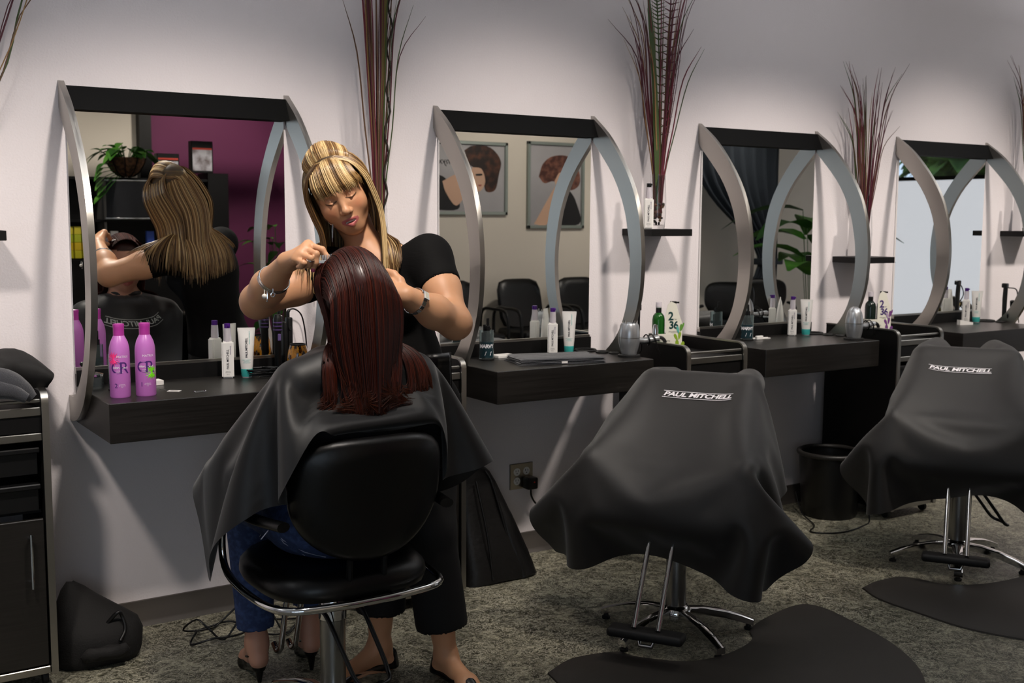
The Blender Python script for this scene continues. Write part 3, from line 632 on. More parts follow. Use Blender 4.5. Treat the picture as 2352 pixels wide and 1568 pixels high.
MB().lathe([(0, 0), (.024, 0), (.026, .004), (.027, .07), (.023, .1), (.013, .112)], n=26, cap=False, sy=.75).build('body', M_VIOLETB, t, smooth=50)
MB().lathe([(.013, .112), (.014, .114), (.013, .15), (0, .152)], n=20, cap=False).build('cap', mat('pink_cap', '#a2257f', .35), t)
lettering(t, '10', .014, .0262, a, .068, M_TXTW, bold=.0004, dx=.008); lettering(t, "it's a", .008, .0262, a, .066, M_TXTW, dx=-.012); lettering(t, 'miracle\nleave-in', .007, .0262, a, .036, M_TXTW)
# apron and towel heaped on the left trolley
# ------------------------------------------------------------------ cloth solver used for the capes and aprons
def drape(P, edges, collide, pin=None, iters=160, grav=.0002, damp=.985, sub=6, fric=.5, bend=None, bend_k=.12, rest=None):
    """position based cloth: P (n,3), edges = list of (i,j) arrays that share no particle"""
    P = P.copy(); Q = P.copy(); sets = []; R0 = P if rest is None else rest
    for i, j in edges:
        r = np.linalg.norm(R0[i]-R0[j], axis=1); sets.append((i, j, r, 1.0))
    for i, j in (bend or []):
        r = np.linalg.norm(R0[i]-R0[j], axis=1); sets.append((i, j, r, bend_k))
    wgt = np.ones(len(P))
    if pin is not None: wgt[pin] = 0
    for it in range(iters):
        V = (P-Q)*damp; Q = P.copy(); P = P+V*wgt[:, None]; P[:, 2] -= grav*wgt
        for s in range(sub):
            for i, j, r, k in sets:
                d = P[j]-P[i]; L = np.linalg.norm(d, axis=1)+1e-9; wi, wj = wgt[i], wgt[j]
                c = (k*(L-r)/L/(wi+wj+1e-9))[:, None]*d
                P[i] += c*wi[:, None]; P[j] -= c*wj[:, None]
            if s % 2 == 0 and s < sub-1: continue
            N, D = collide(P); hit = (D < 0) & (wgt > 0)
            if hit.any():
                P[hit] -= N[hit]*D[hit][:, None]
                mv = P[hit]-Q[hit]; nn = N[hit]; tan = mv-nn*(mv*nn).sum(1)[:, None]
                P[hit] -= tan*fric
    return P
def grid_edges(nu, nv, closed=False):
    idx = np.arange(nu*nv).reshape(nu, nv); E = []; B = []
    def pairs(a, b):
        return a.ravel(), b.ravel()
    for o in (0, 1):
        if closed:
            ii = np.arange(o, nu-(nu % 2), 2); E.append(pairs(idx[ii], idx[(ii+1) % nu]))
        else:
            ii = np.arange(o, nu-1, 2); E.append(pairs(idx[ii], idx[ii+1]))
        jj = np.arange(o, nv-1, 2); E.append(pairs(idx[:, jj], idx[:, jj+1]))
    for o in (0, 1):
        for q in (0, 1):
            if closed: ii = np.arange(o, nu-(nu % 2), 2); i2 = (ii+1) % nu
            else: ii = np.arange(o, nu-1, 2); i2 = ii+1
            jj = np.arange(q, nv-1, 2)
            E.append(pairs(idx[np.ix_(ii, jj)], idx[np.ix_(i2, jj+1)])); E.append(pairs(idx[np.ix_(i2, jj)], idx[np.ix_(ii, jj+1)]))
    for o in range(4):
        if o < 2 or True:
            if closed:
                ii = np.array([i for i in range(nu) if (i//2) % 2 == o % 2 and i % 2 == o//2]); B.append(pairs(idx[ii], idx[(ii+2) % nu]))
            else:
                ii = np.array([i for i in range(nu-2) if (i//2) % 2 == o % 2 and i % 2 == o//2])
                if len(ii): B.append(pairs(idx[ii], idx[ii+2]))
            jj = np.array([j for j in range(nv-2) if (j//2) % 2 == o % 2 and j % 2 == o//2])
            if len(jj): B.append(pairs(idx[:, jj], idx[:, jj+2]))
    return E, B
def upsample(P, nu, nv, closed=False):
    def u1(A, cl=False):
        if cl:
            m = (-np.roll(A, 1, 0)+9*A+9*np.roll(A, -1, 0)-np.roll(A, -2, 0))/16; o = np.zeros((2*len(A),)+A.shape[1:]); o[::2] = A; o[1::2] = m; return o
        n = A.shape[0]; o = np.zeros((2*n-1,)+A.shape[1:]); o[::2] = A; m = (A[:-1]+A[1:])/2; m[1:-1] = (-A[:-3]+9*A[1:-2]+9*A[2:-1]-A[3:])/16; o[1::2] = m; return o
    G = u1(P.reshape(nu, nv, 3), closed); G = u1(G.transpose(1, 0, 2)).transpose(1, 0, 2)
    return G.reshape(-1, 3), G.shape[0], G.shape[1]
# signed distance shapes
def sd_cone(p, a, b, ra, rb):
    a = np.asarray(a, float); b = np.asarray(b, float); ba = b-a; h = np.clip(((p-a)@ba)/(ba@ba+1e-12), 0, 1)
    return np.linalg.norm(p-a-h[..., None]*ba, axis=-1)-(ra+(rb-ra)*h)
def sd_ell(p, c, R, rad):
    q = (p-np.asarray(c, float))@np.asarray(R, float).T; rad = np.asarray(rad, float)
    k0 = np.linalg.norm(q/rad, axis=-1); k1 = np.linalg.norm(q/rad**2, axis=-1)
    return k0*(k0-1)/(k1+1e-9)
def sd_box(p, c, R, half, r):
    q = np.abs((p-np.asarray(c, float))@np.asarray(R, float).T)-(np.asarray(half, float)-r)
    return np.linalg.norm(np.maximum(q, 0), axis=-1)+np.minimum(q.max(-1), 0)-r
def collider(fun, off=.006):
    def c(P):
        D = fun(P)-off; near = D < .01; N = np.zeros_like(P)
        if near.any():
            p = P[near]; e = 1e-3; g = np.stack([fun(p+np.array(v)*e)-fun(p-np.array(v)*e) for v in ((1, 0, 0), (0, 1, 0), (0, 0, 1))], -1)
            N[near] = g/(np.linalg.norm(g, axis=1)[:, None]+1e-9)
        return N, D
    return c
def cloth_lay(P, nu, nv, V, F, u0, u1, lift=.003):
    """carry flat lettering (u,v in grid cells) onto a draped grid"""
    G = P.reshape(nu, nv, 3); u = np.clip(V[:, 0], 0, nu-1.001); v = np.clip(V[:, 1], 0, nv-1.001); i = u.astype(int); j = v.astype(int); a = (u-i)[:, None]; b = (v-j)[:, None]
    p = (1-a)*(1-b)*G[i, j]+a*(1-b)*G[i+1, j]+(1-a)*b*G[i, j+1]+a*b*G[i+1, j+1]
    n = np.cross(G[i+1, j]-G[i, j], G[i, j+1]-G[i, j]); n /= np.linalg.norm(n, axis=1)[:, None]+1e-9
    return p+n*lift
def subdiv_flat(V, F, step):
    b = bmesh.new(); vs = [b.verts.new(v) for v in V]
    for f in F:
        try: b.faces.new([vs[i] for i in f])
        except ValueError: pass
    for _ in range(4):
        ed = [e for e in b.edges if e.calc_length() > step]
        if not ed: break
        bmesh.ops.triangulate(b, faces=b.faces); ed = [e for e in b.edges if e.calc_length() > step]
        bmesh.ops.subdivide_edges(b, edges=ed, cuts=1)
    bmesh.ops.triangulate(b, faces=b.faces)
    b.verts.ensure_lookup_table(); b.verts.index_update(); V2 = np.array([v.co[:] for v in b.verts]); F2 = [tuple(v.index for v in f.verts) for f in b.faces]; b.free(); return V2, F2
M_CAPE = mat('cape_fabric', '#1d1b1a', .55, bump=((900, 900, 900), .15, .0006), sheen=.15)
# apron and towel on the left trolley (two heaped cloths)
def heap(name, label, cx, cy, lx, ly, rz, m, ztop, lumps, seed, n=36):
    t = thing(name, label, 'cloth', (cx, cy, ztop), rz); u = np.linspace(-.5, .5, n); U, V = np.meshgrid(u*lx, u*ly, indexing='ij')
    P = np.dstack([U, V, np.full_like(U, .16)]).reshape(-1, 3)+np.random.RandomState(seed).randn(n*n, 3)*.002
    def fun(p):
        d = p[:, 2]
        for a, b, r in lumps: d = np.minimum(d, sd_cone(p, a, b, r, r))
        return d
    E, B = grid_edges(n, n); P = drape(P, E, collider(fun, .004), iters=70, bend=B)
    MB().grid(P.reshape(n, n, 3)).build('cloth', m, t, smooth=180)
    for a, b, r in lumps: MB().tube([a, tuple((np.array(a)+np.array(b))/2), b], [r*.8, r*.95, r*.8], 10).build('rolled_core', m, t, smooth=60)
    return t
M_BLKCLOTH = mat('black_cloth', '#111010', .8, bump=((500, 500, 500), .3, .001))
t = thing('folded_apron', 'black apron folded over the top of the left trolley', 'apron', (-.32, -.2, TH))
V = []
for i in range(22):
    s = -.26+i*.45/21; row = []
    for j, (yy, zz) in enumerate(catmull([(-.13, .004), (-.16, .05), (-.15, .085), (-.08, .1), (0, .105), (.1, .09), (.13, .05), (.12, .004)], 3)):
        sc = 1-.55*max(0, (s-.08)/.11)**2; row.append((s+.02*zz/.1, yy*(.9+.1*math.sin(i)), .0+zz*sc*(1+.05*math.sin(i*.9+j*.4))+(.004 if zz > .01 else 0)))
    V.append(row)
g = MB().grid(np.array(V)); nv = len(V[0]); g.f += [tuple(range(nv-1, -1, -1)), tuple(range(21*nv, 22*nv))]; g.build('fold', M_BLKCLOTH, t, smooth=60)
tb = thing('dark_towel', 'dark towel bunched in front of the folded apron', 'towel', (-.28, -.36, TH))
MB().tube(catmull([(-.2, .02, .03), (-.1, .005, .045), (.02, 0, .03), (.07, -.005, .008), (.1, -.012, -.02)], 6), np.r_[np.linspace(.03, .045, 12), np.linspace(.044, .016, 13)], 14).build('roll', M_TOWEL, tb, smooth=60)
MB().tube(catmull([(-.18, -.03, .01), (-.06, -.035, .022), (.03, -.03, .01), (.08, -.04, -.015)], 6), np.r_[np.linspace(.02, .03, 9), np.linspace(.03, .014, 10)], 12).build('roll', M_TOWEL, tb, smooth=60)
# ------------------------------------------------------------------ hydraulic salon chairs (local frame: the chair faces -y)
SEAT_Z = .50
def chair_parts(t, base_ang, lever_ang, foot=True):
    hub = MB().lathe([(0, .05), (.05, .05), (.055, .06), (.055, .085), (.04, .1), (0, .1)], n=28, cap=False).build('base_hub', M_CHROME, t, smooth=50)
    for k in range(5):
        a = base_ang+k*2*math.pi/5; c, s = math.cos(a), math.sin(a); P = []; w0 = .018
        for r, z in ((.04, .09), (.1, .088), (.17, .076), (.23, .058), (.275, .04)):
            w_ = .022-.006*(r/.275); h = .026 if r < .25 else .022
            P.append([(r*c-q*w_*s, r*s+q*w_*c, zz) for q, zz in ((-1, z-h), (-1, z-.004), (-.6, z), (.6, z), (1, z-.004), (1, z-h))])
        g = MB().grid(np.array(P)); m = len(P)
        for i in range(m-1): g.f.append((i*6+5, (i+1)*6+5, (i+1)*6, i*6))
        g.f += [tuple(range(5, -1, -1)), tuple((m-1)*6+i for i in range(6))]
        l_ = g.build('base_leg', M_CHROME, t, smooth=40)
        MB().lathe([(0, 0), (.014, 0), (.015, .008), (.009, .012), (.007, .03), (0, .03)], c=(.262*c, .262*s, 0), n=14, cap=False).build('glide', M_RUBBER, l_)
    zb = SEAT_Z-.085
    MB().lathe([(.036, .09), (.036, zb-.115)], n=32, cap=False).build('column', mat('satin_steel', '#9a9a9a', .25, 1.0), t, smooth=50)
    MB().lathe([(.036, zb-.115), (.039, zb-.112), (.039, zb-.035), (.036, zb-.03), (.0, zb-.03)], n=32, cap=False).build('collar', M_CHROME, t, smooth=40)
    MB().lathe([(.03, zb-.03), (.03, zb-.022), (.012, zb-.02), (.012, zb)], n=20, cap=False).build('piston', M_CHROME, t, smooth=40)
    MB().box(-.1, .1, -.08, .08, zb, zb+.014).build('seat_plate', M_BLK, t)
    # pump handle: a bent bar on both sides of the collar
    c, s = math.cos(lever_ang), math.sin(lever_ang)
    def L(r, q, z): return (r*c-q*s, r*s+q*c, z)
    MB().tube(catmull([L(.0, -.05, zb-.075), L(.05, -.06, zb-.085), L(.12, -.06, zb-.17), L(.17, -.055, zb-.235), L(.2, -.03, zb-.25), L(.2, .03, zb-.25), L(.17, .055, zb-.235), L(.12, .06, zb-.17), L(.05, .06, zb-.085), L(.0, .05, zb-.075)], 5), .0065, 8).build('pump_handle', M_PLAST, t, smooth=60)
    MB().tube([L(0, -.062, zb-.075), L(0, .062, zb-.075)], .009, 10).build('pump_axle', M_CHROME, t)
    # seat cushion: rounded, curved at the rear
    V = []; n = 40
    prof = [(0.0, .0), (.80, .0), (.97, .012), (1.0, .03), (.985, .055), (.9, .076), (.72, .085), (.0, .083)]
    for f_, z in prof:
        row = []
        for i in range(n):
            a = 2*math.pi*i/n; ca, sa = math.cos(a), math.sin(a); p = 3.2
            r = (abs(ca)**p+abs(sa)**p)**(-1/p); row.append((.235*r*ca*f_, (.235*r*sa)*f_+.0, zb+z+.002))
        V.append(row)
    MB().grid(np.array(V).transpose(1, 0, 2), closed_u=True).build('seat', M_VINYL, t, smooth=50, merge=1e-5)
    # chrome frame wrapping the back and sides of the seat, then rising to carry the arm pads
    for s_ in (1,):
        fr = catmull([(-.262, -.10, zb+.2), (-.262, -.15, zb+.12), (-.262, -.11, zb+.03), (-.258, .1, zb+.012), (-.22, .215, zb+.01), (-.1, .25, zb+.01), (0, .255, zb+.01), (.1, .25, zb+.01), (.22, .215, zb+.01), (.258, .1, zb+.012), (.262, -.11, zb+.03), (.262, -.15, zb+.12), (.262, -.10, zb+.2)], 5)
        MB().tube(fr, .0105, 10).build('frame_tube', M_CHROME, t, smooth=60)
    for s_ in (-1, 1):
        MB().tube(catmull([(s_*.262, -.14, SEAT_Z+.125), (s_*.264, -.05, SEAT_Z+.14), (s_*.262, .1, SEAT_Z+.145), (s_*.235, .235, SEAT_Z+.15)], 6), .019, 12, flat=.7).build('arm_pad', M_VINYL, t, smooth=60)
    # shield shaped backrest, slightly bowed
    n = 48; outl = []
    for i in range(n):
        a = 2*math.pi*i/n; ca, sa = math.cos(a), math.sin(a)
        if sa >= 0: p = 4.2; r = (abs(ca)**p+abs(sa)**p)**(-1/p); x, z = .215*r*ca, .15*r*sa
        else: x, z = .215*ca, .185*sa
        outl.append((x, z))
    zc = SEAT_Z+.215
    def bk(x, z, d): return (x, .235+.05*(z+.18)/.35-1.0*x*x+d, zc+z)
    rings = [(0, .03), (.6, .034), (.9, .03), (.985, .016), (1.0, 0), (.985, -.016), (.9, -.028), (.6, -.034), (0, -.036)]
    V = [[bk(x*f_, z*f_, d) for x, z in outl] for f_, d in rings]
    MB().grid(np.array(V).transpose(1, 0, 2), closed_u=True).build('backrest', M_VINYL, t, smooth=60, merge=1e-5)
    MB().box(-.07, .07, .2, .245, zb, zb+.012).tube(catmull([(-.05, .18, zb+.006), (-.05, .215, zb+.05), (-.05, .225, zb+.12), (-.05, .245, zb+.2)], 4), .009, 8).tube(catmull([(.05, .18, zb+.006), (.05, .215, zb+.05), (.05, .225, zb+.12), (.05, .245, zb+.2)], 4), .009, 8).build('back_bracket', M_BLK, t)
    if foot == 'hook':
        for q in (-.028, .02): MB().tube(catmull([(q, -.16, zb), (q, -.27, .3), (q, -.325, .15), (q, -.34, .105), (q, -.37, .085), (q, -.4, .1)], 5), .009, 10).build('footrest_rod', M_CHROME, t, smooth=60)
    elif foot:
        for q in (-.04, .04): MB().tube([(q, -.16, zb), (q, -.3, .2), (q, -.345, .125)], .0085, 10).build('footrest_rod', M_CHROME, t, smooth=60)
        MB().box(-.125, .125, -.375, -.305, .092, .122, .012, 3).build('footrest_bar', M_RUBBER, t)
        MB().tube([(-.028, -.335, .095), (-.02, -.345, .07), (.02, -.345, .07), (.028, -.335, .095)], .007, 8).build('footrest_stop', M_CHROME, t, smooth=60)
def chair_sdf(p):
    d = sd_box(p, (0, 0, SEAT_Z-.045), np.eye(3), (.25, .25, .045), .04)
    d = np.minimum(d, sd_box(p, (0, .262, SEAT_Z+.19), np.eye(3), (.213, .04, .175), .035))
    for s in (-1, 1): d = np.minimum(d, sd_cone(p, (s*.264, -.15, SEAT_Z+.125), (s*.255, .22, SEAT_Z+.15), .022, .022))
    for s in (-1, 1): d = np.minimum(np.minimum(d, sd_cone(p, (s*.262, -.165, SEAT_Z+.115), (s*.262, -.15, SEAT_Z-.03), .022, .022)), sd_cone(p, (s*.262, -.15, SEAT_Z-.04), (s*.255, .15, SEAT_Z-.06), .02, .02))
    return d
def hung_cape(t, seed, x_off=0.0, y_front=-.60, y_back=.50, w=1.12, flare=0.0):
    nu, nv = 29, 29; u = np.linspace(-w/2, w/2, nu); v = np.linspace(y_back, y_front, nv); U, V = np.meshgrid(u, v, indexing='ij')
    P0 = np.dstack([U+x_off, V, .9+0*U]).reshape(-1, 3); rr = np.random.RandomState(seed); P = P0.copy()
    P[:, 2] += .004*np.sin(P[:, 0]*17+rr.rand()*6)*np.sin(P[:, 1]*13+rr.rand()*6)
    E, B = grid_edges(nu, nv); c = collider(chair_sdf, .012)
    P = drape(P, E, c, iters=135, sub=6, fric=.5, bend=B, bend_k=.1, rest=P0)
    P = drape(P, E, c, iters=40, sub=8, fric=.8, damp=.7, grav=.0001, bend=B, bend_k=.1, rest=P0)
    P, n2, m2 = upsample(P, nu, nv); P0, nu, nv = upsample(P0, nu, nv); E, B = grid_edges(nu, nv)
    P = drape(P, E, c, iters=14, sub=6, fric=.8, damp=.6, grav=.00004, bend=B, bend_k=.15, rest=P0)
    mb = MB().grid(P.reshape(nu, nv, 3)); o = mb.build('cloth', M_CAPE, t, smooth=180, recalc=False)
    sm = o.modifiers.new('smooth', 'SUBSURF'); sm.levels = sm.render_levels = 1
    return P, nu, nv, w, y_back, y_front
def cape_logo(t, P, nu, nv, w, y_back, y_front, vpos, size=.030, flip=False):
    """white lettering between two fine rules, wrapped onto the cloth"""
    V, F = text_mesh('PAUL MITCHELL', size, .0011, .25, .97); ww = np.ptp(V[:, 0])
    V = V*np.array([.245/ww, .9, 1])
    V, F = subdiv_flat(V, F, .012); parts = [(V, F)]
    for yy in (.0155, -.0155):
        n = 24; xs = np.linspace(-.125, .125, n); r = []
        for x in xs: r += [(x, yy-.0011, 0), (x, yy+.0011, 0)]
        parts.append((np.array(r), [(2*i, 2*i+2, 2*i+3, 2*i+1) for i in range(n-1)]))
    m = MB()
    for V, F in parts:
        gu = (V[:, 0]/w+.5)*(nu-1); gv = (vpos-V[:, 1]-V[:, 0]**2*.0)/abs(y_back-y_front)*(nv-1)
        Q = cloth_lay(P, nu, nv, np.c_[gu, gv], F, 0, 1, -.0035 if flip else .0035)
        m.add(Q, F)
    m.build('lettering', M_TXTW, t, smooth=0, recalc=False)
CH = [(.463, -1.046, math.pi, 1.2, math.pi/2+.25), (1.746, -1.044, -1.00, .53, .35), (3.278, -1.068, -.97, .99, .45)]
CHL = ['black salon chair with chrome base in which the client sits', 'black salon chair on the nearer floor mat under a printed cape', 'black salon chair on the farther floor mat under a printed cape']
CPL = ['dark cape with white lettering draped over the nearer empty chair', 'dark cape with white lettering draped over the farther empty chair']
for i, (x, y, rz, ba, la) in enumerate(CH):
    t = thing('salon_chair', CHL[i], 'chair', (x, y, 0), rz, 'hydraulic salon chairs'); chair_parts(t, ba, la, 'hook' if i == 0 else True)
    if i:
        cp = thing('salon_cape', CPL[i-1], 'cape', (x, y, SEAT_Z), rz, 'capes draped over empty chairs'); 
        P, nu, nv, w_, yb, yf = hung_cape(cp, 3+i, x_off=.02 if i == 1 else -.02)
        cape_logo(cp, P, nu, nv, w_, yb, yf, vpos=.50-.225+(.058 if i == 1 else .08), flip=True)
        for ch in cp.children: ch.location = (0, 0, -SEAT_Z)
# ------------------------------------------------------------------ rubber floor mats with a bite for the chair base
M_MAT = mat('floor_mat', '#322e2a', .62, bump=((300, 300, 300), .2, .001))
def floor_mat(label, pts, loc):
    P = catmull(list(pts)+[pts[0]], 6)[:-1]; P = np.array(P)[:, :2]-np.array(loc[:2]); n = len(P); c = P.mean(0)
    m = MB(); d = np.roll(P, -1, 0)-np.roll(P, 1, 0); d /= np.linalg.norm(d, axis=1)[:, None]; nr = np.c_[d[:, 1], -d[:, 0]]
    area = .5*np.sum(P[:, 0]*np.roll(P[:, 1], -1)-np.roll(P[:, 0], -1)*P[:, 1]); nr = -nr if area > 0 else nr
    top = P+nr*.012
    v = [(x, y, .0) for x, y in P]+[(x, y, .006) for x, y in P+nr*.002]+[(x, y, .011) for x, y in top]
    f = [(a*n+i, a*n+(i+1) % n, (a+1)*n+(i+1) % n, (a+1)*n+i) for a in (0, 1) for i in range(n)]
    b = bmesh.new(); vs = [b.verts.new(q) for q in v]
    for q in f: b.faces.new([vs[i] for i in q])
    ff = b.faces.new(vs[2*n:]); bmesh.ops.triangulate(b, faces=[ff]); m.bm(b)
    return m.build('floor_mat', M_MAT, label=label, cat='mat', loc=loc, group='rubber mats under the chairs', smooth=30)
c2m = [onZ(*q, 0)[:2] for q in ((1257, 1548), (1300, 1520), (1345, 1508), (1420, 1500), (1470, 1512), (1570, 1522), (1650, 1510), (1705, 1488), (1727, 1468), (1722, 1448), (1760, 1420), (1830, 1392), (1890, 1398), (1960, 1430), (2050, 1480), (2110, 1535), (2128, 1590), (2110, 1650), (1980, 1700), (1750, 1715), (1500, 1680), (1330, 1610))]
floor_mat('dark rubber mat under the nearer empty chair', c2m, (1.75, -1.55, 0))
c3m = [onZ(*q, 0)[:2] for q in ((1980, 1352), (2010, 1338), (2060, 1328), (2110, 1333), (2170, 1345), (2240, 1345), (2310, 1335), (2370, 1318), (2400, 1290), (2400, 1265), (2450, 1240), (2530, 1235), (2610, 1265), (2680, 1330), (2650, 1440), (2520, 1490), (2360, 1472), (2220, 1445), (2110, 1410), (2020, 1378))]
floor_mat('dark rubber mat under the farther empty chair', c3m, (3.3, -1.5, 0))
# ------------------------------------------------------------------ on the wall and the floor below the counters
t = thing('wall_outlet', 'steel double wall outlet low on the wall with a black plug', 'outlet', (1.80, 0, .338))
MB().box(-.058, .058, -.006, 0, -.055, .055, .002, 1).build('cover_plate', mat('steel_plate', '#b5aea0', .3, 1.0), t)
for sx in (-.024, .024):
    for sz in (-.02, .02):
        r_ = MB().lathe([(0, 0), (.0165, 0), (.0165, .002), (0, .002)], n=20, cap=False, M=np.array(Matrix.Translation((sx, -.006, sz))@Matrix.Rotation(math.pi/2, 4, 'X'))).build('receptacle', M_WHITE, t, smooth=30)
        MB().box(sx-.007, sx-.005, -.0086, -.008, sz, sz+.008).box(sx+.005, sx+.007, -.0086, -.008, sz, sz+.008).box(sx-.002, sx+.002, -.0086, -.008, sz-.009, sz-.005).build('slot', M_BLK, r_)
t = thing('power_plug', 'black plug and cord hanging from the steel outlet', 'plug', (1.825, -.009, .31))
MB().box(-.022, .028, -.045, 0, -.025, .025, .006, 2).build('plug_body', M_PLAST, t)
MB().box(.005, .012, -.0462, -.0445, .004, .009).build('indicator', mat('red_indicator', '#b5231b', .3), t)
MB().tube(catmull([(.005, -.022, -.02), (.01, -.022, -.06), (.04, -.022, -.1), (.1, -.03, -.14), (.17, -.04, -.19), (.27, -.06, -.27), (.36, -.08, -.303)], 6), .0042, 8).build('cord', M_PLAST, t, smooth=60)
MB().box(.075, .11, -.038, -.022, -.145, -.12, .002, 1).build('cord_clip', mat('clear_tape', '#b9b6ad', .3, trans=.4), t)
# bin
t = thing('waste_bin', 'round black waste bin standing against the far trolley', 'bin', (3.43, -.255, 0))
MB().lathe([(0, 0), (.125, 0), (.13, .01), (.15, .3), (.144, .3), (.12, .015), (0, .012)], n=36, cap=False).build('body', M_PLAST, t, smooth=50)
a_ = np.linspace(0, 2*math.pi, 37)[:-1]; MB().tube(np.c_[.15*np.cos(a_), .15*np.sin(a_), np.full(36, .305)], .012, 8, closed=True, cap=False).build('rim', mat('bin_rim', '#2b2927', .4), t, smooth=60)
# soft black bags
M_BAG = mat('bag_leather', '#0d0c0c', .42, bump=((60, 60, 60), .3, .004)); M_BAGC = mat('bag_canvas', '#0f0d0c', .8, bump=((200, 200, 200), .4, .003))
def lump(rows, n=20, p=2.6):
    """stacked superellipse rings: (z, cx, cy, rx, ry, twist)"""
    V = []
    for z, cx, cy, rx, ry, tw in rows:
        r_ = []
        for i in range(n):
            a = 2*math.pi*i/n; ca, sa = math.cos(a), math.sin(a); r = (abs(ca)**p+abs(sa)**p)**(-1/p); x, y = rx*r*ca, ry*r*sa
            r_.append((cx+x*math.cos(tw)-y*math.sin(tw), cy+x*math.sin(tw)+y*math.cos(tw), z+.004*math.sin(3*a+z*30)))
        V.append(r_)
    m = MB().grid(np.array(V).transpose(1, 0, 2), closed_u=True); k = len(rows)
    m.f += [tuple(range(0, n*k, k)), tuple(range(n*k-k+k-1, -1, -k))]; return m
t = thing('handbag', 'slouching black bag on the floor beside the left trolley', 'bag', (.0, -.21, 0))
lump([(.002, .01, 0, .125, .10, 0), (.03, .01, 0, .14, .115, 0), (.08, .02, 0, .135, .11, .1), (.12, .015, .0, .125, .10, .15), (.15, -.0, .02, .10, .075, .2), (.19, -.03, .03, .07, .05, .25), (.225, -.045, .035, .04, .028, .3), (.25, -.055, .035, .012, .01, .3)]).build('body', M_BAGC, t, smooth=60)
MB().tube(catmull([(.03, -.07, .13), (.06, -.085, .165), (.075, -.08, .15), (.08, -.095, .11), (.06, -.11, .08)], 6), .006, 8).build('strap', M_BAG, t, smooth=60)
lump([(.035, .01, -.12, .06, .012, -.1), (.055, .01, -.123, .075, .02, -.1), (.075, .012, -.12, .06, .012, -.1)], 14).build('front_pocket', M_BAGC, t, smooth=60)
t = thing('tall_bag', 'tall black leather bag leaning below the second counter', 'bag', (1.54, -.2, 0))
rows = [(0.004, 0.0, .0, .165, .09, 0), (.05, .0, 0, .16, .085, 0), (.15, -.015, .02, .14, .07, 0), (.28, -.04, .04, .11, .055, 0), (.38, -.06, .05, .085, .045, 0), (.425, -.068, .055, .07, .035, 0), (.44, -.07, .058, .05, .02, 0)]
lump(rows, 28, 4).build('body', M_BAG, t, smooth=60)
MB().tube(catmull([(.06, -.05, .04), (.03, -.035, .2), (-.01, .0, .38), (-.03, .02, .43)], 6), .006, 8).tube(catmull([(-.06, -.09, .02), (-.07, -.06, .2), (-.09, -.01, .4)], 6), .005, 8).build('piping', M_BAG, t, smooth=60)
lump([(.01, .115, -.055, .05, .035, .35), (.1, .09, -.035, .045, .03, .35), (.25, .045, .0, .035, .025, .35), (.36, .005, .03, .02, .015, .35)], 16, 3).build('side_fold', M_BAG, t, smooth=60)
# loose power cords on the floor behind the client's chair
for j, (cx, cy, lab) in enumerate(((.62, -.28, 'loop of black power cord on the floor behind the client'), (.42, -.24, 'loop of black power cord near the client shoe'), (3.30, -.42, 'thin black cord running from behind the waste bin'))):
    rr = random.Random(j+9); t = thing('power_cord_loop', lab, 'power cord', (cx, cy, 0)); p = []
    if j < 2:
        for i in range(22): a = i*.6; r = .05+.05*rr.random(); p.append((r*math.cos(a)*1.4, r*math.sin(a), .005+.005*i*rr.random()))
    else: p = [(.02, .28, .1), (-.02, .2, .02), (-.1, .05, .005), (-.2, -.02, .005), (-.1, -.1, .005), (.08, -.08, .005), (.2, -.02, .02), (.24, .1, .2)]
    MB().tube(catmull(p, 4), .0035, 6).build('cord', M_PLAST, t, smooth=60)
# ------------------------------------------------------------------ people: signed distance bodies turned into one skin each
def smin(a, b, k):
    h = np.maximum(k-np.abs(a-b), 0)/k; return np.minimum(a, b)-h*h*k*.25
class Body:
    def __init__(s): s.pr = []
    def cone(s, a, b, ra, rb, k=.02, op=1):
        a, b = np.asarray(a, float), np.asarray(b, float); r = max(ra, rb)
        s.pr.append((lambda p: sd_cone(p, a, b, ra, rb), np.minimum(a, b)-r, np.maximum(a, b)+r, k, op)); return s
    def chain(s, pts, rs, k=.02):
        for i in range(len(pts)-1): s.cone(pts[i], pts[i+1], rs[i], rs[i+1], k)
        return s
    def ell(s, c, rad, R=None, k=.02, op=1):
        R = np.eye(3) if R is None else np.asarray(R, float); c = np.asarray(c, float); m = max(rad)
        s.pr.append((lambda p: sd_ell(p, c, R, rad), c-m, c+m, k, op)); return s
    def at(s, p):
        d = np.full(len(p), 1.0)
        for f, lo, hi, k, op in s.pr:
            near = ((p > lo-k-.03) & (p < hi+k+.03)).all(1)
            if near.any():
                v = f(p[near]); d[near] = smin(d[near], v, k) if op > 0 else -smin(-d[near], v, k)
        return d
    def field(s, h, pad=.012):
        lo = np.min([q[1] for q in s.pr if q[4] > 0], 0)-pad; hi = np.max([q[2] for q in s.pr if q[4] > 0], 0)+pad
        n = np.ceil((hi-lo)/h).astype(int)+1; D = np.full(n, .05, np.float32)
        for f, l, u, k, op in s.pr:
            i0 = np.maximum(np.floor((l-k-3*h-lo)/h).astype(int), 0); i1 = np.minimum(np.ceil((u+k+3*h-lo)/h).astype(int)+1, n)
            if (i1 <= i0).any(): continue
            ax = [lo[a]+h*np.arange(i0[a], i1[a]) for a in range(3)]
            p = np.stack(np.meshgrid(*ax, indexing='ij'), -1); sl = tuple(slice(i0[a], i1[a]) for a in range(3)); v = f(p).astype(np.float32)
            D[sl] = smin(D[sl], v, k) if op > 0 else -smin(-D[sl], v, k)
        return D, lo
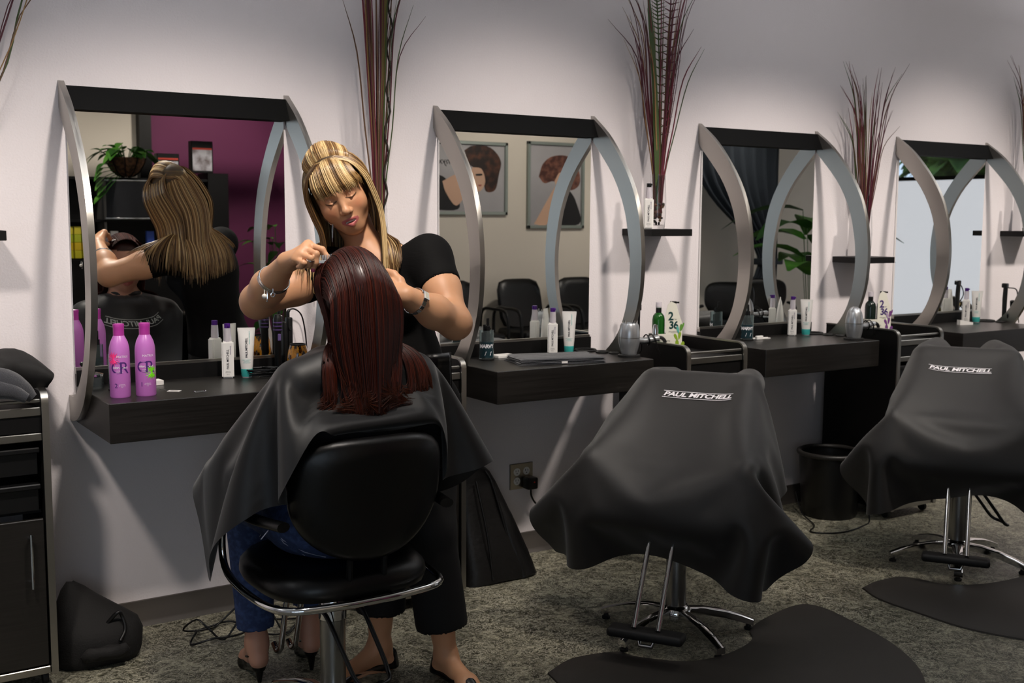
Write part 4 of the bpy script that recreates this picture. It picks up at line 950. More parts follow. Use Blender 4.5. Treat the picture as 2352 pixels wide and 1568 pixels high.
def surface_net(D, lo, h):
    S = D < 0; n = np.array(D.shape)
    c = np.zeros(n-1, np.int8)
    for dx in (0, 1):
        for dy in (0, 1):
            for dz in (0, 1): c += S[dx:n[0]-1+dx, dy:n[1]-1+dy, dz:n[2]-1+dz]
    I = np.argwhere((c > 0) & (c < 8)); idx = np.full(n-1, -1, np.int32); idx[tuple(I.T)] = np.arange(len(I))
    cor = [(a, b, d) for a in (0, 1) for b in (0, 1) for d in (0, 1)]; val = {q: D[I[:, 0]+q[0], I[:, 1]+q[1], I[:, 2]+q[2]] for q in cor}
    acc = np.zeros((len(I), 3)); cnt = np.zeros(len(I))
    for q in cor:
        for a in range(3):
            if q[a] == 0:
                r = list(q); r[a] = 1; r = tuple(r); v0, v1 = val[q], val[r]; m = (v0 < 0) != (v1 < 0); t = np.where(m, v0/(v0-v1+1e-12), 0)
                p = np.tile(np.array(q, float), (len(I), 1)); p[:, a] += t; acc[m] += p[m]; cnt[m] += 1
    V = lo+h*(I+acc/cnt[:, None]); F = []
    for a in range(3):
        b, d = (a+1) % 3, (a+2) % 3; sl0 = [slice(None)]*3; sl1 = [slice(None)]*3; sl0[a] = slice(0, -1); sl1[a] = slice(1, None)
        for q in (b, d): sl0[q] = sl1[q] = slice(1, -1)
        A, B = S[tuple(sl0)], S[tuple(sl1)]; E = np.argwhere(A != B)
        if not len(E): continue
        fl = A[tuple(E.T)]; E[:, b] += 1; E[:, d] += 1
        def cell(db, dd): q = E.copy(); q[:, b] -= db; q[:, d] -= dd; return idx[tuple(q.T)]
        Q = np.stack([cell(0, 0), cell(1, 0), cell(1, 1), cell(0, 1)], 1); Q[~fl] = Q[~fl][:, ::-1]; F.append(Q)
    return V, np.concatenate(F)
def net_mesh(name, body, h, m, parent, colfun=None, smooth_it=1, refine=None):
    D, lo = body.field(h); V, F = surface_net(D, lo, h); me = bpy.data.meshes.new(name); me.from_pydata(V.tolist(), [], F.tolist())
    b = bmesh.new(); b.from_mesh(me)
    if refine is not None:
        co = np.array([v.co[:] for v in b.verts]); sel = refine(co); b.verts.ensure_lookup_table()
        fs = [f for f in b.faces if all(sel[v.index] for v in f.verts)]; ed = list({e for f in fs for e in f.edges})
        bmesh.ops.subdivide_edges(b, edges=ed, cuts=2, use_grid_fill=True); ng = [f for f in b.faces if len(f.verts) > 4]; bmesh.ops.triangulate(b, faces=ng)
    b.verts.ensure_lookup_table(); co = np.array([v.co[:] for v in b.verts])
    for _ in range(2):                                             # settle every vertex on the exact surface
        e = .0006; g = np.stack([body.at(co+np.array(v)*e)-body.at(co-np.array(v)*e) for v in ((1, 0, 0), (0, 1, 0), (0, 0, 1))], -1)/(2*e); d = body.at(co)
        st = np.clip(d/np.maximum((g*g).sum(1), .3), -.003, .003); co = co-g*st[:, None]*.8
    for v, p in zip(b.verts, co): v.co = p
    b.to_mesh(me); b.free(); me.materials.append(m)
    if colfun is not None:
        ca = me.color_attributes.new('col', 'FLOAT_COLOR', 'POINT'); cc = np.ones((len(co), 4)); cc[:, :3] = colfun(co); ca.data.foreach_set('color', cc.ravel())
    me.polygons.foreach_set('use_smooth', [True]*len(me.polygons)); o = bpy.data.objects.new(name, me); COL.objects.link(o)
    if parent is not None: o.parent = parent; o.location = -Vector(parent.location)
    return o
def head(B, O, R, neck_base, neck_r=.047, mouth_open=True):
    """O = skull centre at eye level; rows of R = subject's left, forward, up"""
    R = np.asarray(R, float)
    def W(x, y, z): return O+R[0]*x+R[1]*y+R[2]*z
    E = lambda c, r, k=.02, op=1, tilt=None: B.ell(W(*c), r, R if tilt is None else tilt@R, k, op)
    C = lambda a, b, ra, rb, k=.02, op=1: B.cone(W(*a), W(*b), ra, rb, k, op)
    C((0, -.03, -.06), (0, -.035, -.10), neck_r+.004, neck_r, .03); B.cone(W(0, -.035, -.09), neck_base, neck_r, neck_r+.008, .03)
    E((0, -.012, .028), (.0735, .092, .086), .03)
    E((0, .022, -.030), (.0615, .062, .072), .04)
    for s in (-1, 1):
        C((s*.048, -.004, -.055), (s*.016, .052, -.098), .021, .016, .03)
        E((s*.037, .052, -.036), (.025, .022, .026), .03)
        C((s*.012, .078, .016), (s*.045, .064, .014), .012, .011, .02)
    E((0, .060, -.101), (.019, .016, .015), .025)
    E((0, .066, -.071), (.026, .021, .022), .025)
    for s in (-1, 1): E((s*.0315, .091, .0), (.0175, .0105, .0105), .014, -1)
    for s in (-1, 1):
        E((s*.0305, .0695, -.001), (.0135, .0135, .0125), .004)
        C((s*.0185, .0775, -.0065), (s*.0305, .0845, -.0082), .0022, .0026, .003); C((s*.0305, .0845, -.0082), (s*.0425, .0755, -.0055), .0026, .002, .003)
    C((0, .079, .004), (0, .099, -.034), .0075, .0095, .014); E((0, .1005, -.0385), (.0105, .0095, .009), None or .01)
    for s in (-1, 1): E((s*.0115, .0915, -.0425), (.0075, .009, .0072), .006)
    for s in (-1, 1): E((s*.0065, .0965, -.0485), (.0032, .0055, .0035), .003, -1)
    # lips round a slightly open mouth
    C((-.0245, .0735, -.0705), (-.006, .0865, -.0655), .0028, .0048, .006); C((.0245, .0735, -.0705), (.006, .0865, -.0655), .0028, .0048, .006); C((-.006, .0865, -.0655), (.006, .0865, -.0655), .0048, .0048, .004)
    C((-.0235, .0735, -.0725), (0, .0855, -.0845), .003, .0058, .006); C((.0235, .0735, -.0725), (0, .0855, -.0845), .003, .0058, .006)
    if mouth_open: E((0, .092, -.0742), (.0175, .014, .0042), .002, -1); E((0, .077, -.0725), (.0165, .0072, .0045), .001)
    for s in (-1, 1): E((s*.0765, -.008, -.012), (.007, .018, .029), .008)
    return W
def head_col(co, O, R, base, lip, lid=True, blush=.5):
    q = (co-O)@np.asarray(R).T; x, y, z = q.T; c = np.tile(np.array(base), (len(co), 1)); fr = y > .035
    def blend(mask, col, a): 
        m = (mask*a)[:, None]; c[:] = c*(1-m)+np.array(col)*m
    def sm(d, e): return np.clip(1-d/e, 0, 1)
    for s in (-1, 1):
        blend(np.exp(-(((x-s*.042)/.018)**2+((z+.034)/.018)**2))*fr, np.array(base)*np.array([1.1, .72, .68]), blush)
        ex = (x-s*.0305)/.0155; lash = -.0088+.0042*ex**2
        blend(np.exp(-((z-lash)/.0022)**2)*(abs(ex) < 1.1)*fr*(y > .06), (.006, .004, .004), .97)
        blend(np.exp(-((z-(.0035))/.006)**2)*(abs(ex) < 1.0)*fr*(y > .06), np.array(base)*np.array([.86, .72, .74]), .45)
        bx = (x-s*.034)/.021; br = .0215-.004*bx**2+.0015*s*bx
        blend(np.exp(-((z-br)/.0026)**2)*(abs(bx) < 1)*fr, (.06, .035, .018), .8)
    mo = (abs(x) < .0258)&fr; up = -.0655-.005*(abs(x)/.0245)**1.5; lo_ = -.0842+.0125*(abs(x)/.0245)**1.6
    ins = np.clip((up+.0048-z)/.0014, 0, 1)*np.clip((z-(lo_-.0056))/.0014, 0, 1)*mo*(y > .07)
    blend(ins, lip, .85)
    teeth = mo*(abs(x) < .015)*(z > -.0765)*(z < -.0688)*(y > .07)*(y < .0862)
    blend(teeth.astype(float), (.72, .66, .6), .95)
    hole = mo*(abs(x) < .0135)*(z > -.0795)*(z <= -.0765)*(y < .0845)*(y > .05); blend(hole.astype(float), (.05, .015, .012), .9)
    nos = np.exp(-(((abs(x)-.0065)/.003)**2+((z+.0485)/.0025)**2))*(y > .085); blend(nos, (.12, .05, .035), .8)
    return c
def hand(B, W, mcp, fingers, thumb, r=.0085):
    W = np.asarray(W, float); mcp = [np.asarray(q, float) for q in mcp]
    for i, q in enumerate(mcp): B.cone(W+(q-W)*.12, q, .017, .0118, .018)
    for i in range(3): B.cone(mcp[i], mcp[i+1], .011, .011, .012)
    for i, f in enumerate(fingers):
        s = (1.0, 1.03, .98, .86)[i]; pts = [mcp[i]]+[np.asarray(q, float) for q in f]; rs = [r*1.12*s, r*s, r*.9*s, r*.72*s]
        for j in range(3): B.cone(pts[j], pts[j+1], rs[j], rs[j+1], .0045)
    pts = [np.asarray(q, float) for q in thumb]; rs = [.016, .0125, .0105, .008]
    for j in range(3): B.cone(pts[j], pts[j+1], rs[j], rs[j+1], .008)
M_SKIN = mat('skin', '#c08d70', .48, attr='col', sss=.12, bump=((700, 700, 700), .06, .0006))
SKIN = lin('#cc9873')

# ---------------- strands of hair
def strands(name, P, rad, cols, m, parent, sides=3):
    """P (n, k, 3) polylines -> one mesh of thin tapering tubes"""
    n, k, _ = P.shape; T = np.gradient(P, axis=1); T /= np.linalg.norm(T, axis=2, keepdims=True)+1e-9
    ref = np.tile(np.array([.3, .5, .81]), (n, k, 1)); a = np.cross(T, ref); a /= np.linalg.norm(a, axis=2, keepdims=True)+1e-9; b = np.cross(T, a)
    tp = np.interp(np.linspace(0, 1, k), [0, .06, .75, 1], [.6, 1, .85, .12])[None, :]*np.asarray(rad)[:, None]
    V = np.stack([P+tp[..., None]*(a*math.cos(q)+b*math.sin(q)) for q in np.arange(sides)*2*math.pi/sides], 2)
    base = (np.arange(n)*k*sides)[:, None, None]+(np.arange(k-1)*sides)[None, :, None]+np.arange(sides)[None, None, :]
    nxt = (np.arange(sides)+1) % sides; b2 = (np.arange(n)*k*sides)[:, None, None]+(np.arange(k-1)*sides)[None, :, None]+nxt[None, None, :]
    F = np.stack([base, b2, b2+sides, base+sides], -1).reshape(-1, 4); V = V.reshape(-1, 3)
    me = bpy.data.meshes.new(name); me.vertices.add(len(V)); me.vertices.foreach_set('co', V.ravel()); me.loops.add(len(F)*4); me.polygons.add(len(F))
    me.loops.foreach_set('vertex_index', F.ravel()); me.polygons.foreach_set('loop_start', np.arange(len(F))*4); me.update(calc_edges=True); me.validate()
    ca = me.color_attributes.new('col', 'FLOAT_COLOR', 'POINT'); cc = np.ones((n, k, sides, 4)); cc[..., :3] = cols[:, None, None, :] if cols.ndim == 2 else cols[:, :, None, :]
    ca.data.foreach_set('color', cc.reshape(-1)); me.materials.append(m); me.polygons.foreach_set('use_smooth', [True]*len(F))
    o = bpy.data.objects.new(name, me); COL.objects.link(o); o.parent = parent; o.location = -Vector(parent.location); return o
def bez(ways, k):
    """ways: list of (n,3) arrays -> (n,k,3) smooth path"""
    Wp = np.stack(ways, 1); m = Wp.shape[1]; Pd = np.concatenate([2*Wp[:, :1]-Wp[:, 1:2], Wp, 2*Wp[:, -1:]-Wp[:, -2:-1]], 1); out = []
    for q in np.linspace(0, m-1-1e-6, k):
        i = int(q); t = q-i; a, b, c, d = (Pd[:, i+j] for j in range(4)); out.append(.5*((2*b)+(-a+c)*t+(2*a-5*b+4*c-d)*t*t+(-a+3*b-3*c+d)*t**3))
    return np.stack(out, 1)
def fall(P, steps, step, sdf, off, drift, bend=.25, zend=None):
    """let strands hang on from their last point under gravity, sliding over what lies below"""
    p = P[:, -1].copy(); d = P[:, -1]-P[:, -2]; d /= np.linalg.norm(d, axis=1)[:, None]+1e-9; out = [P]; e = 1e-3
    for s in range(steps):
        g = np.array([0, 0, -1.0])+drift; d = d*(1-bend)+g*bend; d /= np.linalg.norm(d, axis=1)[:, None]; st = step
        if zend is not None: st = np.clip((p[:, 2]-zend)*.5, .0008, step)[:, None]
        p = p+d*st; D = sdf(p)-off; hit = D < 0
        if hit.any():
            q = p[hit]; N = np.stack([sdf(q+np.array(v)*e)-sdf(q-np.array(v)*e) for v in ((1, 0, 0), (0, 1, 0), (0, 0, 1))], -1); N /= np.linalg.norm(N, axis=1)[:, None]+1e-9
            p[hit] -= N*D[hit][:, None]
        d = p-out[-1][:, -1]; d /= np.linalg.norm(d, axis=1)[:, None]+1e-9; out.append(p[:, None].copy())
    return np.concatenate(out, 1)
# ------------------------------------------------------------------ the stylist
A = at
sty = thing('person', 'stylist with long highlighted blonde hair in black top combing wet hair', 'person', tuple(onZ(950, 1545, 0)))
roll, pit, yaw = math.radians(23), math.radians(24), math.radians(3)
Ui = UP*math.cos(roll)-RT*math.sin(roll); Ri = RT*math.cos(roll)+UP*math.sin(roll); Fo = -FW
Fo, Ri = Fo*math.cos(yaw)+Ri*math.sin(yaw), Ri*math.cos(yaw)-Fo*math.sin(yaw)
F2 = Fo*math.cos(pit)-Ui*math.sin(pit); U2 = Ui*math.cos(pit)+Fo*math.sin(pit)
HR = np.array([Ri, F2, U2]); HO = A(782, 454, 3.245)-F2*.081
B = Body(); neck = A(862, 612, 3.40)
W = head(B, HO, HR, neck)
shl, elb_l, wr_l = A(985, 592, 3.38), A(1046, 742, 3.25), A(934, 681, 3.095)
shr, elb_r, wr_r = A(760, 622, 3.40), A(592, 692, 3.20), A(657, 604, 3.03)
tor = np.array([RT, -FW, UP])
B.cone(neck, shl, .05, .045, .05).cone(neck, shr, .05, .045, .05)
B.ell(A(872, 690, 3.44), (.15, .10, .16), tor, .06).ell(A(915, 830, 3.45), (.125, .095, .13), tor, .07).ell(A(940, 945, 3.48), (.16, .125, .12), tor, .06)
for dx in (-48, 52): B.ell(A(862+dx, 700, 3.36), (.06, .06, .062), tor, .04)
mid = (shl+elb_l)/2; B.chain([shl, mid, elb_l], [.056, .052, .043], .03)
fm = wr_l*.45+elb_l*.55; B.chain([elb_l, fm, wr_l], [.045, .045, .0295], .025)
mid = (shr+elb_r)/2; B.chain([shr, mid, elb_r], [.056, .053, .046], .03)
fm = wr_r*.4+elb_r*.6; B.chain([elb_r, fm, wr_r], [.046, .045, .026], .025)
hand(B, wr_r, [A(708, 562, 3.0), A(701, 573, 2.985), A(691, 585, 2.975), A(680, 596, 2.972)],
     [[A(740, 573, 2.985), A(751, 590, 2.985), A(757, 603, 2.985)], [A(726, 583, 2.962), A(725, 603, 2.965), A(719, 620, 2.97)],
      [A(713, 593, 2.948), A(710, 607, 2.955), A(701, 612, 2.965)], [A(697, 604, 2.943), A(692, 612, 2.95), A(684, 613, 2.96)]],
     [A(668, 607, 3.02), A(690, 604, 3.02), A(716, 606, 3.0), A(740, 606, 2.992)])
DX = -14
hand(B, wr_l, [A(912+DX, 650, 3.11), A(908+DX, 662, 3.095), A(905+DX, 673, 3.085), A(904+DX, 684, 3.078)],
     [[A(888, 640, 3.125), A(874, 640, 3.13), A(864, 646, 3.13)], [A(882, 655, 3.115), A(868, 656, 3.12), A(858, 660, 3.12)], [A(880, 668, 3.105), A(866, 670, 3.11), A(857, 672, 3.11)], [A(884, 682, 3.095), A(872, 684, 3.1), A(864, 684, 3.1)]],
     [A(930, 672, 3.10), A(918, 645, 3.115), A(905, 630, 3.125), A(890, 622, 3.13)])
hip_l, kn_l, an_l = A(982, 985, 3.48), A(984, 1215, 3.47), A(1024, 1500, 3.505)
hip_r, kn_r, an_r = A(915, 985, 3.51), A(878, 1210, 3.50), A(872, 1478, 3.545)
B.chain([hip_l, kn_l], [.09, .06], .04).chain([kn_l, kn_l*.62+an_l*.38, an_l], [.058, .057, .032], .03)
B.chain([hip_r, kn_r], [.09, .06], .04).chain([kn_r, kn_r*.62+an_r*.38, an_r], [.058, .055, .032], .03)
def foot(B, ankle, toe, heel_back=.045):
    toe = np.asarray(toe, float); fwd = toe-ankle; fwd[2] = 0; fwd /= np.linalg.norm(fwd); heel = ankle-fwd*heel_back*.6; heel[2] = .032
    ball = toe-fwd*.05; ball[2] = .026; t2 = toe.copy(); t2[2] = .02
    B.cone(ankle, heel, .031, .027, .02).cone(ankle+np.array([0, 0, -.01]), ball, .03, .024, .025).cone(heel, ball, .026, .026, .02)
    sd = np.array([-fwd[1], fwd[0], 0]); B.cone(ball+sd*.016, t2+sd*.012, .021, .014, .015).cone(ball-sd*.018, t2-sd*.02-fwd*.02, .019, .013, .015)
    return heel, ball, t2, fwd
toe_l = onZ(1105, 1592, .02); toe_r = onZ(770, 1560, .02)
# keep feet a natural length
def toe_at(ankle, tgt, L=.165): d = np.asarray(tgt)-ankle; d[2] = 0; d /= np.linalg.norm(d); q = ankle+d*L; q[2] = .02; return q
fl_ = foot(B, an_l, toe_at(an_l, toe_l)); fr_ = foot(B, an_r, toe_at(an_r, toe_r))
def scol(co):
    c = head_col(co, HO, HR, SKIN, lin('#b3575f'))
    q = (co-HO)@HR.T; scalp = (q[:, 2] > .045)|((q[:, 1] < .02)&(q[:, 2] > -.05)&(abs(q[:, 0]) < .09)&(np.linalg.norm(q, axis=1) < .14))
    c[scalp&(np.linalg.norm(q, axis=1) < .15)] = lin('#4a3418')
    for tip, ax in ((A(757, 604, 2.984), 1), (A(719, 621, 2.969), 1), (A(740, 606, 2.99), 1)):
        m = np.linalg.norm(co-tip, axis=1) < .0075; c[m] = lin('#c2527c')
    return c
def face_sel(co): q = (co-HO)@HR.T; return (q[:, 1] > .03)&(q[:, 2] < .035)&(q[:, 2] > -.12)&(abs(q[:, 0]) < .065)
net_mesh('body', B, .0042, M_SKIN, sty, scol, refine=face_sel)
STY = B
# ---- clothes: black gathered top, cropped trousers, shiny apron
M_TOP = mat('black_jersey', '#070606', .8, bump=((40, 40, 200), .25, .002), spec=.2)
M_TROU = mat('black_trouser', '#0b0a0b', .8, bump=((300, 300, 300), .2, .001)); M_APRON = mat('shiny_apron', '#08080a', .25, bump=((14, 14, 14), .35, .01))
C = Body()
C.ell(A(872, 690, 3.44), (.158, .108, .165), tor, .06).ell(A(915, 830, 3.45), (.135, .103, .14), tor, .07).ell(A(937, 925, 3.48), (.163, .130, .12), tor, .06)
for dx in (-48, 52): C.ell(A(862+dx, 700, 3.36), (.066, .066, .067), tor, .04)
for s0, e0 in ((shl, elb_l), (shr, elb_r)):
    C.cone(neck*.45+s0*.55+UP*(-.012), s0, .054, .062, .05).cone(s0, s0*.62+e0*.38, .064, .0635, .04)
C.cone(neck-UP*.035, neck-UP*.05, .068, .068, .03)
# open neckline and sleeve ends are cut with a plane just past them
dl, dr = (elb_l-shl), (elb_r-shr); dl /= np.linalg.norm(dl); dr /= np.linalg.norm(dr)
C.cone(shl*.62+elb_l*.38+dl*.066, shl*.2+elb_l*.8, .075, .075, .004, -1).cone(shr*.62+elb_r*.38+dr*.066, shr*.2+elb_r*.8, .075, .075, .004, -1)
C.ell(neck+UP*.035-FW*.06, (.075, .085, .07), tor, .006, -1)
net_mesh('blouse', C, .0055, M_TOP, sty)
T = Body(); 
hem_l = kn_l*.27+an_l*.73; hem_r = kn_r*.34+an_r*.66
T.ell(A(940, 950, 3.48), (.166, .132, .115), tor, .05)
T.chain([hip_l, kn_l, hem_l], [.10, .081, .081], .03).chain([hip_r, kn_r, hem_r], [.10, .08, .078], .03)
for k_, a_, h_ in ((kn_l, an_l, hem_l), (kn_r, an_r, hem_r)):
    d_ = a_-k_; d_ /= np.linalg.norm(d_); T.cone(h_+d_*.085, h_+d_*.25, .10, .10, .003, -1)
net_mesh('trousers', T, .0065, M_TROU, sty)
P_ = []
for i in range(25):
    f_ = -.7+1.75*i/24; row = []
    for j in range(15):
        v = j/14; z = 1.02-.36*v; cx = A(928, 900, 3.48); r1, r2 = .172+.008*v+.008*math.sin(i*1.7)*v, .148+.012*v+.008*math.cos(i*1.3)*v
        d_ = RT*math.sin(f_)*r1-FW*math.cos(f_)*r2; q = cx+d_; row.append((q[0], q[1], z))
    P_.append(row)
ap = MB().grid(np.array(P_)).build('apron', M_APRON, sty, world=True, smooth=180)
so = ap.modifiers.new('thick', 'SOLIDIFY'); so.thickness = .002
a_ = np.linspace(0, 2*math.pi, 25)[:-1]; rc = A(1020, 918, 3.40)
MB().tube(np.array([rc+RT*.006*math.cos(q)-FW*.012*math.sin(q)*.3+UP*.018*math.sin(q) for q in a_]), .0025, 6, closed=True, cap=False).build('apron_ring', M_CHROME, sty, world=True, smooth=60)
# ---- shoes, jewellery, watch
M_SHOE = mat('black_shoe', '#0b0a0a', .25)
def flat_shoe(nm, ft, ankle):
    heel, ball, toe, fwd = ft; S = Body(); sd = np.array([-fwd[1], fwd[0], 0])
    h0, b0, t0 = heel.copy(), ball.copy(), toe.copy(); h0[2] = .02; b0[2] = .016; t0[2] = .014
    S.cone(h0, b0, .033, .034, .02).cone(b0, t0, .033, .02, .02).cone(h0-fwd*.006, h0-fwd*.008+np.array([0, 0, .03]), .03, .026, .015)
    S.ell((h0+b0)/2+np.array([0, 0, .062])+fwd*.01, (.05, .075, .038), np.array([sd, fwd, [0, 0, 1]]), .008, -1)
    S.ell((h0+b0)/2+np.array([0, 0, -.05]), (.25, .25, .05), None, .004, -1)
    net_mesh(nm, S, .004, M_SHOE, sty)
flat_shoe('shoe', fl_, an_l); flat_shoe('shoe', fr_, an_r)
def bangle(c, ax, r, tr, n=36, tilt=0):
    ax = ax/np.linalg.norm(ax); u = np.cross(ax, np.array([0, 0, 1.])); u /= np.linalg.norm(u); v = np.cross(ax, u); q = np.linspace(0, 2*math.pi, n+1)[:-1]
    return np.array([c+r*(u*math.cos(t)+v*math.sin(t))+ax*.006*math.sin(t)*tilt for t in q])
bc = wr_r*.58+elb_r*.42; axr = wr_r-elb_r
brac = MB()
for j in range(3): brac.tube(bangle(bc+axr/np.linalg.norm(axr)*.006*(j-1), axr, .0425, 0, tilt=1), .0018, 6, closed=True, cap=False)
br = brac.build('bracelet', M_CHROME, sty, world=True, smooth=60)
M_PEARL = mat('pearl', '#e8e2da', .2, coat=.5)
low = A(607, 668, 2.99); MB().tube([low+UP*.004, low-UP*.008], .0012, 6).sphere(low-UP*.014, .0068, 12).build('pearl_charm', M_PEARL, br, world=False)
low2 = A(614, 672, 2.99); MB().tube([low2+UP*.006, low2-UP*.012, low2-UP*.02], [.0012, .0028, .001], 8).sphere(low2-UP*.022, .003, 8).build('drop_charm', M_CHROME, br)
low3 = A(627, 668, 2.995); MB().tube([low3+UP*.006, low3-UP*.004], .001, 6).tube(np.array([low3-UP*.010+(RT*math.cos(q)+UP*math.sin(q))*.0055 for q in np.linspace(0, 2*math.pi, 13)[:-1]]), .0016, 6, closed=True, cap=False).build('ring_charm', M_CHROME, br)
rgc = A(713, 597, 2.951); MB().tube(bangle(rgc, A(710, 607, 2.955)-A(713, 593, 2.948), .0095, 0, 20), .0022, 6, closed=True, cap=False).build('finger_ring', M_CHROME, sty, world=True, smooth=60)
axl = wr_l-elb_l; axl /= np.linalg.norm(axl); wc = wr_l*.83+elb_l*.17; u_ = np.cross(axl, FW); u_ /= np.linalg.norm(u_); v_ = np.cross(axl, u_)
wt = MB(); n = 18
for i in range(n):
    t0 = 2*math.pi*i/n; c_ = wc+(u_*math.cos(t0)+v_*math.sin(t0))*.0365; rad = u_*math.cos(t0)+v_*math.sin(t0); tn = -u_*math.sin(t0)+v_*math.cos(t0)
    Mx = np.eye(4); Mx[:3, 0] = axl; Mx[:3, 1] = tn; Mx[:3, 2] = rad; Mx[:3, 3] = c_
    k_ = MB().box(-.007, .007, -.0055, .0055, -.0012, .0016, .0006, 1); wt.add(np.concatenate(k_.v), k_.f, Mx)
wb = wt.build('watch_band', M_CHROME, sty, world=True)
t0 = 2.35; rad = u_*math.cos(t0)+v_*math.sin(t0); tn = -u_*math.sin(t0)+v_*math.cos(t0); Mx = np.eye(4); Mx[:3, 0] = axl; Mx[:3, 1] = tn; Mx[:3, 2] = rad; Mx[:3, 3] = wc+rad*.038
k_ = MB().box(-.010, .010, -.0125, .0125, -.001, .005, .0015, 1); MB().add(np.concatenate(k_.v), k_.f, Mx).build('watch_case', M_CHROME, wb)
k_ = MB().box(-.0072, .0072, -.009, .009, .0046, .0053); MB().add(np.concatenate(k_.v), k_.f, Mx).build('watch_dial', mat('watch_dial', '#cfc7b4', .25), wb)
# hoop earring with hanging chains
ea = A(763, 507, 3.30); MB().tube(np.array([ea+(RT*math.cos(q)+UP*math.sin(q))*.011 for q in np.linspace(0, 2*math.pi, 25)[:-1]]), .0009, 5, closed=True, cap=False).tube([ea-UP*.011, ea-UP*.03, ea-UP*.062], [.001, .0022, .0008], 5).tube([ea-UP*.011+RT*.003, ea-UP*.05+RT*.002], .0008, 5).build('earring', M_CHROME, sty, world=True, smooth=60)
# comb in the hand
cmb = thing('styling_comb', 'pale comb held in the stylist raised hand', 'comb', tuple(A(744, 601, 2.975)))
cd = A(775, 602, 2.985)-A(722, 606, 2.975); cd /= np.linalg.norm(cd); cu = np.cross(cd, FW); cu /= np.linalg.norm(cu); Mx = np.eye(4); Mx[:3, 0] = cd; Mx[:3, 1] = np.cross(cu, cd); Mx[:3, 2] = cu
k_ = MB().box(-.03, .035, -.0015, .0015, -.004, .004, .001, 1)
for i in range(16): k_.box(-.028+i*.004, -.0262+i*.004, -.001, .001, .004, .018)
MB().add(np.concatenate(k_.v), k_.f, Mx).build('comb_body', mat('comb_plastic', '#9aa0a6', .35), cmb)

# ---- blonde hair
rs = np.random.RandomState(7)
def L2W(q): return HO+q@HR
def sty_sdf(p): return np.minimum(C.at(p), STY.at(p))
def blonde(u, n, dark=0.0):
    """streaky highlights: colour follows the root position u, so locks keep together"""
    s = .5+.5*np.sin(u*41+1.3)*np.sin(u*17+.4)+.22*rs.randn(n)-dark
    a, b, c = np.array(lin('#4a3420')), np.array(lin('#8f6a3c')), np.array(lin('#d8bb88')); s = np.clip(s, 0, 1)[:, None]
    return np.where(s < .5, a+(b-a)*s*2, b+(c-b)*(s-.5)*2)
HM = mat('blonde_hair', '#a07a3c', .36, attr='col', spec=.6, aniso=.5); ALLP, ALLR, ALLC = [], [], []
# fringe
n = 620; x = rs.uniform(-.064, .064, n); dep = rs.rand(n); y0 = .035-.4*abs(x)*.5-.03*dep; z0 = .106-6.5*x*x+.012*dep*0
lift = .003+.008*dep
w0 = np.c_[x*.75, y0-.012, z0+.004]; w1 = np.c_[x*.93, .047-.9*x*x*4+lift*.6, .099-5*x*x+lift*.5]; w2 = np.c_[x*1.05, .0745-3.4*x*x+lift*.8, .064-2*x*x]; w3 = np.c_[x*1.11+.003, .0845-5.5*x*x+lift*.8, .038+0*x]
end = .020+.005*rs.randn(n)-.14*np.maximum(-x, 0)*.5; w4 = np.c_[x*1.13+.006, .088-6.5*x*x+lift*.7, end]
P = bez([w0, w1, w2, w3, w4], 16); ALLP.append(L2W(P.reshape(-1, 3)).reshape(n, 16, 3)); ALLR.append(np.full(n, .0017)); ALLC.append(blonde(x*6, n, -.12))
# smooth bump on top, combed back
n = 520; x = rs.uniform(-.066, .066, n); dep = rs.rand(n)*.006
w0 = np.c_[x*.95, .028-4*x*x, .104-7*x*x+dep]; w1 = np.c_[x*1.05, .012-3*x*x, .128-8.5*x*x+dep]; w2 = np.c_[x, -.03+0*x, .143-9*x*x+dep]; w3 = np.c_[x*.85, -.075+0*x, .122-9*x*x+dep]; w4 = np.c_[x*.45, -.112+0*x, .062+0*x]; w5 = np.c_[x*.35, -.118+0*x, .03+0*x]
P = bez([w0, w1, w2, w3, w4, w5], 18); ALLP.append(L2W(P.reshape(-1, 3)).reshape(n, 18, 3)); ALLR.append(np.full(n, .0021)); ALLC.append(blonde(x*6+.7, n, -.05))
# long sides and back, hanging by gravity
def long_lock(n, side):
    f = rs.rand(n); lay = rs.rand(n)*.014; s = side
    y0 = .045-.13*f; x0 = s*(.012+.02*rs.rand(n)); z0 = .108-.25*(y0+.02)**2*20*.1
    w0 = np.c_[x0, y0, z0]; w1 = np.c_[s*(.060+lay*.5), y0+.008*(1-f), .082+0*f]; w2 = np.c_[s*(.082+lay), y0*1.02+.012*(1-f), .035+0*f]; w3 = np.c_[s*(.087+lay), y0+.018*(1-f)-.01*f, -.02+0*f]; w4 = np.c_[s*(.086+lay), y0+.022*(1-f)-.012*f, -.07+0*f]
    P = bez([w0, w1, w2, w3, w4], 13); Pw = L2W(P.reshape(-1, 3)).reshape(n, 13, 3)
    dr = np.tile((RT*.05-FW*.26 if s > 0 else RT*.0-FW*.04), (n, 1)); end = np.where(s > 0, 1.265, 1.215)+.035*rs.randn(n)+.02*f
    Pw = fall(Pw, 17, .016, sty_sdf, .006+lay*.8, dr, .3, end); return Pw, f, lay
for s, n in ((1, 900), (-1, 900)):
    Pw, f, lay = long_lock(n, s); ALLP.append(Pw); ALLR.append(np.full(n, .0019)); ALLC.append(blonde(f*2.2+s, n, .12))
n = 800; a_ = rs.uniform(-1.15, 1.15, n); lay = rs.rand(n)*.012
